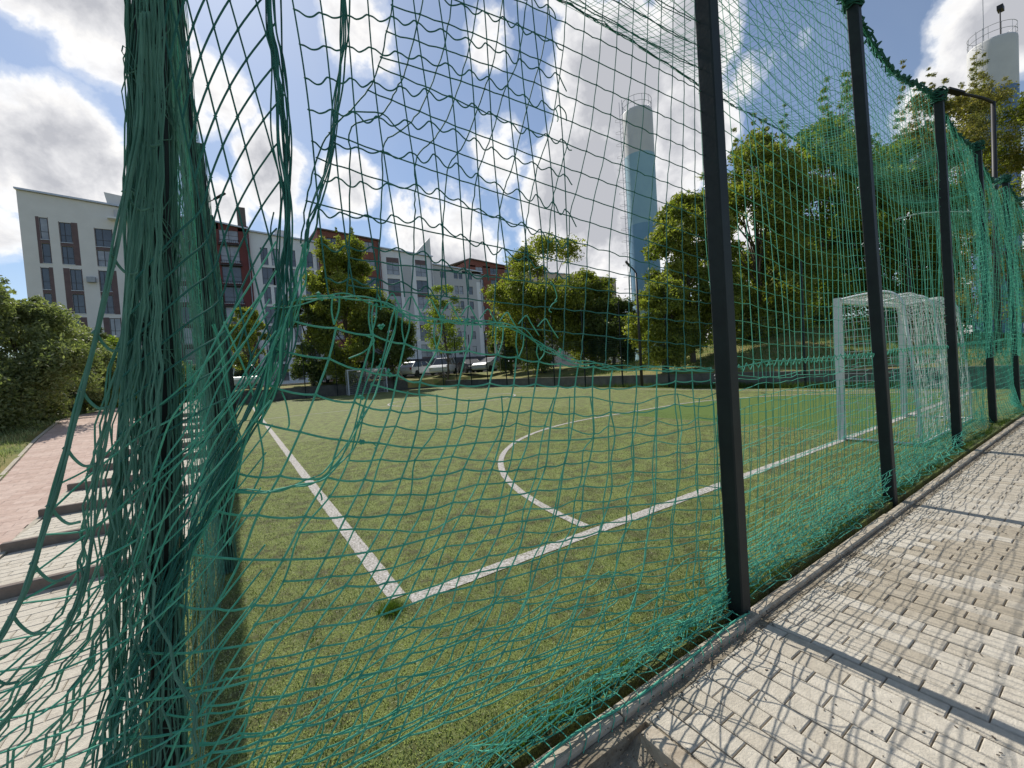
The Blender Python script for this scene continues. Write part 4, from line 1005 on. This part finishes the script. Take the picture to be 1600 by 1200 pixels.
# A: white end block, pairs of storeys joined in tall brown panelled bands
wins = []; bands = []
for bi, (x0, x1) in enumerate([(-19.05, -18.0), (-17.15, -15.5), (-14.05, -12.35)]):
    for q_, (zb, zt) in enumerate([(17.35, 22.9-.35*bi), (11.4, 16.95), (5.6, 11.0), (1.4, 5.2)]):
        mid = (zb+zt)/2; wd = x1-x0; flip = (q_+(bi == 2)) % 2 == 0
        xa, xb = ((x0+.06, x0+wd*.66) if flip else (x0+wd*.34, x1-.06)) if bi else ((x0+.3, x1-.05) if q_ % 2 == 0 else (x0+.05, x1-.35))
        if bi == 2 and q_ == 0: xa, xb = x0+.06, x1-.06
        for (a_, b__) in ((zb+.08, mid-.35), (mid+.12, zt-.08)): wins.append((xa, xb, a_, b__, 'G'))
        bands += [(x0, xa-.003, zb, zt, 'panelbrown'), (xb+.003, x1, zb, zt, 'panelbrown'), (xa, xb, mid-.347, mid+.117, 'panelbrown')]
hA, OA = house('apartment_building', 'leftmost white end block with three tall bands of brown panelled windows', -20.35, -9.3, HY, HY+14, 25.75, 24.9, 'wallwhite', wins, bands)
b = MB(); b.add([(-12.6, HY+.6, 25.1), (-10.6, HY+.6, 25.0), (-10.6, HY+3, 25.0), (-12.6, HY+3, 25.1), (-12.9, HY+.6, 27.0), (-10.5, HY+.6, 26.7), (-10.5, HY+3, 26.7), (-12.9, HY+3, 27.0)], [(0, 1, 5, 4), (1, 2, 6, 5), (2, 3, 7, 6), (3, 0, 4, 7), (4, 5, 6, 7)])
b.build('roof_box', 'wallwhite', hA, OA)
part(hA, OA, 'balcony_slab', 'wallwhite2', (-12.6, HY-1.0, 23.3), (-9.4, HY-.004, 23.5))
part(hA, OA, 'air_conditioner', 'galv', (-15.1, HY-.5, 15.3), (-14.3, HY-.05, 15.95))
part(hA, OA, 'loggia', 'wallgrey2', (-12.0, HY-.3, 23.51), (-9.35, HY-.005, 24.6))
wins = [(a, a+w, fl(k)+.35, fl(k)+2.6, kd) for k in range(8) for (a, w, kd) in ((-8.2, 1.3, 'T'), (-6.3, 1.2, 'G'), (-4.6, 1.2, 'T'))]
house('apartment_building', 'grey-brown block with window columns, seen through the wrapped net', -9.29, -2.75, HY+.6, HY+14, 24.95, 24.75, 'wallbrown', wins)
wins = [(-1.15, 1.15, fl(k)+.1, fl(k)+2.6, 'T') for k in range(8)]
hC, OC = house('apartment_building', 'dark red block with one wide glazed window column', -2.74, 2.45, HY-.5, HY+14, 24.5, 23.75, 'wallred', wins)
for k in range(7):
    b = MB(); b.tube([(-1.3, HY-.95, fl(k+1)+.25), (1.3, HY-.95, fl(k+1)+.25)], .04, 5); b.tube([(-1.3, HY-.95, fl(k+1)-.25), (1.3, HY-.95, fl(k+1)-.25)], .05, 5); b.box((-1.3, HY-1.0, fl(k+1)-.42), (1.3, HY-.504, fl(k+1)-.32))
    for xx_ in np.arange(-1.3, 1.31, .26): b.tube([(xx_, HY-.95, fl(k+1)-.3), (xx_, HY-.95, fl(k+1)+.25)], .02, 4)
    b.build('balcony', 'frame', hC, OC)
part(hC, OC, 'chimney', 'wallbrown', (1.25, HY+.2, 23.6), (2.3, HY+1.8, 27.2))
wins = []
for k in range(8):
    if k == 7: continue
    for (a, w) in ((3.75, .95), (5.15, 1.0), (7.4, 1.0), (9.5, 1.35)): wins.append((a, a+w+(.7 if k % 2 and a < 4 else 0), fl(k)+.25, fl(k)+2.75, 'T' if a > 9 else 'G'))
hD, OD = house('apartment_building', 'white block with small dark framed windows between the red and the brick block', 2.46, 11.7, HY, HY+14, 23.7, 23.0, 'wallwhite2', wins)
part(hD, OD, 'roof_box', 'wallwhite', (6.2, HY+3, 23.7), (8.0, HY+6, 25.4))
wins = [(a, a+w, fl(k)+.6, fl(k)+2.2, 'T') for k in range(8) for (a, w) in ((13.0, 1.5), (15.8, 1.5), (18.7, 1.7))]
house('apartment_building', 'brick red block behind the tall dark leaved tree', 11.71, 21.4, HY-.6, HY+14, 25.0, 24.2, 'wallbrick', wins, roof='wallbrown')
wins = []; bands = []
for (x0, x1) in ((22.5, 24.7), (27.7, 29.8)):
    for k in range(7):
        wins.append((x0, x1, fl(k)+.1, fl(k)+2.25, 'T'))
        bands.append((x0, x1, fl(k)+2.253, fl(k+1)+.097, 'panelbrown' if k % 2 == 0 else 'wallwhite'))
bands.append((25.3, 26.9, 8.0, 20.6, 'wallgrey2'))
hF, OF = house('apartment_building', 'white block with two tall window columns and a pointed roof fin', 21.41, 31.0, HY, HY+14, 23.2, 22.5, 'wallwhite2', wins, bands, base=4.0)
b = MB(); b.add([(27.6, HY+.3, 22.6), (31.0, HY+.3, 22.6), (31.0, HY+.3, 26.2), (27.6, HY+2, 22.6), (31.0, HY+2, 22.6), (31.0, HY+2, 26.2)], [(0, 1, 2), (3, 5, 4), (0, 3, 4, 1), (1, 4, 5, 2), (0, 2, 5, 3)])
b.build('roof_fin', 'wallwhite', hF, OF)
wins = [(a, a+w, fl(k)+.2, fl(k)+1.75, 'G') for k in range(7) for (a, w) in ((32.6, 1.2), (35.4, .8), (36.4, .8), (38.4, .9))]
house('apartment_building', 'grey block with white corner strip left of the round middle tree', 31.01, 41.4, HY+.4, HY+14, 21.3, 20.5, 'wallgrey2', wins, [(40.2, 41.39, 1.2, 18.6, 'wallwhite2')], base=4.0)
wins = [(a, a+1.8, fl(k)+.7, fl(k)+2.3, 'T') for k in range(8) for a in (44.5, 48.2, 52)]
house('apartment_building', 'brick block with dark roof standing back behind the grey block', 43.2, 56, HY+8, HY+20, 25.2, 24.0, 'wallbrick', wins, roof='wallbrown')
wins = [(a, a+2, fl(k)+.7, fl(k)+2.3, 'W') for k in range(8) for a in np.arange(64, 94, 5.)]
house('apartment_building', 'pale peach block seen far behind between the trees', 62, 97, HY+16, HY+30, 26.0, 26.0, 'wallpeach', wins)
# ------------------------------------------------------------------ water towers
def tower(label, base, h, rad, bands, ladder_side=1):
    base = np.asarray(base, float); o = thing('water_tower', label, 'water tower', base); 
    z = 0
    for k, (z0, z1, m) in enumerate(bands):
        b = MB(); pr = []
        pr = [(rad, zz) for zz in np.linspace(z0, z1, 6)]
        if k == len(bands)-1: pr += [(rad*.985, z1+.12), (rad*.7, z1+.35), (.05, z1+.5)]
        b.lathe(pr, (0, 0, 0), 40); b.build('tank_shell', m, o)
    top = bands[-1][1]+.1
    b = MB()
    for hh in (.55, 1.15): b.tube([((rad-.05)*math.cos(a), (rad-.05)*math.sin(a), top+hh) for a in np.linspace(0, 6.2832, 33)], .022, 5)
    for a in np.linspace(0, 6.2832, 13)[:-1]: b.tube([((rad-.05)*math.cos(a), (rad-.05)*math.sin(a), top-.1), ((rad-.05)*math.cos(a), (rad-.05)*math.sin(a), top+1.15)], .02, 5)
    b.build('railing', 'galv', o)
    d = -RT*ladder_side+(-FW)*.35; d = d/np.linalg.norm(d); d[2] = 0; q = np.array([-d[1], d[0], 0])
    b = MB()
    for s in (-.22, .22): b.tube([d*(rad+.45)+q*s+(0, 0, 2), d*(rad+.45)+q*s+(0, 0, top+1)], .025, 5)
    for zz in np.arange(2.3, top, .45): b.tube([d*(rad+.45)-q*.22+(0, 0, zz), d*(rad+.45)+q*.22+(0, 0, zz)], .016, 4)
    for zz in np.arange(3, top, 1.2):
        b.tube([d*(rad+.45)-q*.22+(0, 0, zz), d*(rad+.95)-q*.3+(0, 0, zz), d*(rad+1.15)+(0, 0, zz), d*(rad+.95)+q*.3+(0, 0, zz), d*(rad+.45)+q*.22+(0, 0, zz)], .014, 4)
        b.tube([d*rad+(0, 0, zz), d*(rad+.45)+(0, 0, zz)], .02, 4)
    b.build('ladder', 'galv', o)
    return o
p1 = PD(1017, 590, 44)
tower('light blue and white water tower with a ladder, in the middle', (p1[0], p1[1], .8), 27, 1.5, [(0, 7.5, 'towerlight'), (7.502, 10, 'towermid'), (10.002, 14.2, 'towermid'), (14.202, 21.2, 'towerlight'), (21.202, 25.5, 'towerwhite')])
p2 = PD(1552, 60, 40)
t2 = tower('white and blue water tower with an antenna, behind the rust tinged tree', (p2[0]-.8, p2[1], 1.0), 28, 1.62, [(0, 23.2, 'towerblue'), (23.202, 27.6, 'towerwhite')])
b = MB(); b.tube([(-1.5, .3, 24), (-1.5, .3, 35)], .035, 5); b.build('antenna', 'galv', t2)
b = MB(); b.tube([(1.3, -.4, 28), (1.3, -.4, 31.2)], .05, 5); b.box((1.1, -.6, 31.2), (1.9, -.2, 31.6)); b.build('obstruction_lamp', 'darkmetal', t2)
# ------------------------------------------------------------------ lamps, sign, stairs
def lamp(label, base, h, arm, head, m='darkmetal', thick=.05):
    o = thing('street_lamp', label, 'street lamp', base, 0, 'street lamps')
    b = MB(); b.tube([(0, 0, -.2), (0, 0, h*.5), (0, 0, h)], [thick*1.3, thick, thick*.8], 10); b.build('pole', m, o)
    arm = np.asarray(arm, float); b = MB(); b.tube(cat([(0, 0, h-.02), arm*.35+(0, 0, h+.1*arm[2]), arm+(0, 0, h)], 4), thick*.6, 8); b.build('arm', m, o)
    dn = arm/np.linalg.norm(arm); b = MB(); c = arm+(0, 0, h)+dn*head*.45; s = np.cross(dn, (0, 0, 1)); s /= np.linalg.norm(s); b.obox(c, dn*head*.5, s*.10, (0, 0, .03)); b.build('lamp_head', m, o)
    return o
bl = gp(342, 600, 1.0, 26); lamp('dark street lamp behind the left posts, head tilted up', bl, PD(343, 325, 26)[2]-1.0, tuple((PD(362, 314, 26)-PD(343, 325, 26))), .75)
p_ = gp(1003, 600, .2, 17.5); lamp('slim black lamp post in front of the blue water tower with a bent top', (p_[0], p_[1], .4), PD(990, 428, 17.5)[2]-.4, tuple((PD(980, 417, 17.5)-PD(990, 428, 17.5))), .25, thick=.05)
p_ = gp(1560, 560, .4, 13.5); zt = PD(1549, 168, 13.5)[2]
lamp('dark lamp post at the right with a flat horizontal arm', (p_[0], p_[1], .3), zt-.3, tuple(PD(1500, 153, 13.5)-PD(1549, 166, 13.5)), .5, thick=.07)
ps = gp(783, 590, 1.0, 37.5); o = thing('parking_sign', 'small white square sign with a dark letter on a pole before the middle trees', 'sign', ps)
b = MB(); b.tube([(0, 0, -.2), (0, 0, 3.0)], .035, 8); b.build('pole', 'galv', o)
zc = PD(783, 542, 37.5)[2]-1.0
sgn = -FW.copy(); sgn[2] = 0; sgn /= np.linalg.norm(sgn); sr = np.array([-sgn[1], sgn[0], 0])
b = MB(); b.obox(sgn*.05+(0, 0, zc), sr*.42, sgn*.012, (0, 0, .62)); b.build('sign_plate', 'signwhite', o)
b = MB()
for (dx, dz, w, h) in ((-.14, 0, .03, .26), (.14, .0, .03, .26), (0, .23, .14, .035), (0, -.23, .14, .035)): b.obox(sgn*.068+sr*dx+(0, 0, zc+dz), sr*w, sgn*.004, (0, 0, h))
b.build('symbol', 'signblack', o)
# stairs with rails at the far right corner
st = thing('metal_stairs', 'stairs with pale rails leading up at the far right corner of the pitch', 'stairs', (FX1-1.6, FY1+.4, 0))
b = MB()
for k in range(6): b.box((-1.9, -.1+.28*k, -.2), (2.2, .179+.28*k, .14*(k+1)))
b.build('treads', 'wallgrey', st)
for x in (-1.9, 2.2):
    b = MB()
    for hh in (.35, .65, .95): b.tube([(x, -.1, hh), (x, 1.6, hh+.85), (x, 2.4, hh+.85)], .022, 6)
    for t in (0, .5, 1): b.tube([(x, -.1+1.7*t, .0+.85*t), (x, -.1+1.7*t, .95+.85*t)], .022, 6)
    b.build('handrail', 'rail', st)
b = MB()
for hh in (.4, .7, 1.0): b.tube([(-6.0, 1.2, .86+hh), (-2.0, 1.2, .86+hh)], .022, 6)
for t in np.linspace(-6, -2, 5): b.tube([(t, 1.2, .7), (t, 1.2, 1.86)], .022, 6)
b.build('guard_rail', 'rail', st)
# ------------------------------------------------------------------ cars
def make_car(label, px, py, D, rz, paint, kind='hatch', parts=True):
    p = gp(px, py, 1.07, D); o = thing('parked_car', label, 'car', p, rz, 'cars parked along the street')
    L_, Wc = (4.2, .86) if kind != 'van' else (4.8, .95)
    H = dict(hatch=1.48, suv=1.68, van=1.95, sedan=1.42)[kind]
    prof = [(-L_/2, .42), (-L_/2+.05, .75), (-L_/2+.25, .92), (-L_/2+.95 if kind != 'van' else -L_/2+.5, 1.0)]
    roofF = -L_/2+1.75 if kind != 'van' else -L_/2+1.3; roofB = L_/2-(.75 if kind in ('hatch', 'suv', 'van') else 1.3)
    if kind == 'suv': roofB = L_/2-.45
    if kind == 'van': roofB = L_/2-.2
    tail = (L_/2-.08, .95)
    body = prof+[tail, (L_/2, .6), (L_/2-.02, .38)]
    def shell(b, pts, w0, w1f, mi=0):
        n = len(pts); V = []
        for sgn_ in (-1, 1):
            for (x, z) in pts: V.append((x, sgn_*w1f(z), z))
        f = [tuple(range(n)), tuple(range(2*n-1, n-1, -1))]+[(i, i+n, (i+1) % n+n, (i+1) % n) for i in range(n)]
        b.add(V, f, mi)
    b = MB(); pts = [(-L_/2+.1, .28)]+body[0:]+[(L_/2-.15, .28)]
    shell(b, pts, Wc, lambda z: Wc-(.05 if z > .85 else 0)-(.04 if z < .35 else 0))
    b.build('body', paint, o)
    b = MB(); cab = [(-L_/2+1.0 if kind != 'van' else -L_/2+.55, .985), (roofF, H-.06), (roofF+.25, H-.01), (roofB-.1, H), (roofB+.08, H-.08), (tail[0]-.08, .96)]
    def cw(z): return Wc-.06-(z-.95)*.28
    shell(b, cab, 0, cw); b.build('cabin', 'carglass', o)
    b = MB(); rf = [(roofF-.02, H-.085), (roofF+.24, H-.005), (roofB-.1, H+.012), (roofB+.06, H-.07)]
    n = 4; V = [(x, s_*(cw(z)+.006), z+.008) for s_ in (-1, 1) for (x, z) in rf]; V2 = [(x, y, z-.05) for x, y, z in V]
    b.add(V, [(0, 1, 5, 4), (1, 2, 6, 5), (2, 3, 7, 6)]); 
    for s_ in (-1, 1):
        for (xa, za, xb, zb) in ((-L_/2+1.0 if kind != 'van' else -L_/2+.55, .985, roofF, H-.05), ((roofF+roofB)/2-.1, .98, (roofF+roofB)/2-.12, H-.03), (tail[0]-.12, .97, roofB+.02, H-.07)):
            b.tube([(xa, s_*(cw(za)+.004), za), (xb, s_*(cw(zb)+.004), zb)], .035, 5)
    b.build('roof', paint, o)
    for (x, s_) in ((-L_/2+.8, -1), (-L_/2+.8, 1), (L_/2-.8, -1), (L_/2-.8, 1)):
        w = MB(); w.lathe([(.20, -.1), (.31, -.1), (.33, -.06), (.33, .06), (.31, .1), (.20, .1)], (0, 0, 0), 18); q = w.build('wheel', 'tyre', o); q.location = (x, s_*(Wc-.10), .33); q.rotation_euler = (math.pi/2, 0, 0)
        w = MB(); w.lathe([(.02, -.095), (.2, -.09), (.2, .09), (.02, .095)], (0, 0, 0), 14); q2 = w.build('rim', 'galv', q)
    for s_ in (-1, 1):
        b = MB(); b.obox((-L_/2+.05, s_*(Wc-.22), .68), (.05, 0, 0), (0, .16, 0), (0, 0, .07)); b.build('headlight', 'lamplens', o)
        b = MB(); b.obox((L_/2-.05, s_*(Wc-.14), .82), (.05, 0, 0), (0, .09, 0), (0, 0, .11)); b.build('tail_light', 'redlens', o)
    b = MB(); b.obox((L_/2+.0, 0, .6), (.012, 0, 0), (0, .26, 0), (0, 0, .055)); b.build('number_plate', 'signwhite', o)
    return o
# rotation: 0 = nose towards -X ; -90deg: nose away from us
make_car('white van seen from behind with a dark rear window, under the shady tree', 523, 597, 36.5, R(90), 'carwhite', 'van')
make_car('white off-road car left of the far goal, half seen through the net', 562, 598, 37.5, R(60), 'carwhite', 'suv')
make_car('silver car with its nose right behind the far goal', 608, 594, 40, R(60), 'carsilver', 'hatch')
make_car('white hatchback at the foot of the white house', 655, 588, 42.5, R(-150), 'carwhite', 'hatch')
make_car('white tall car right of the white hatchback', 694, 586, 42, R(50), 'carwhite', 'suv')
make_car('black car in the shade right of the tall white car', 735, 585, 43, R(80), 'cardark', 'sedan')
make_car('silver car parked left of the small white sign', 770, 583, 41.5, R(20), 'carsilver', 'sedan')
make_car('white car parked right of the small white sign', 812, 582, 43, R(40), 'carwhite', 'hatch')
make_car('pale mint van seen through the side net beyond the white sideline', 382, 608, 36, R(95), 'carmint', 'van')
make_car('white car half hidden behind the stairs at the far right corner', 935, 580, 47, R(70), 'carwhite', 'hatch')
for o in bpy.data.objects:
    if o.type == 'MESH' and o.name.split('.')[0] in ('cabin', 'body'):
        pass
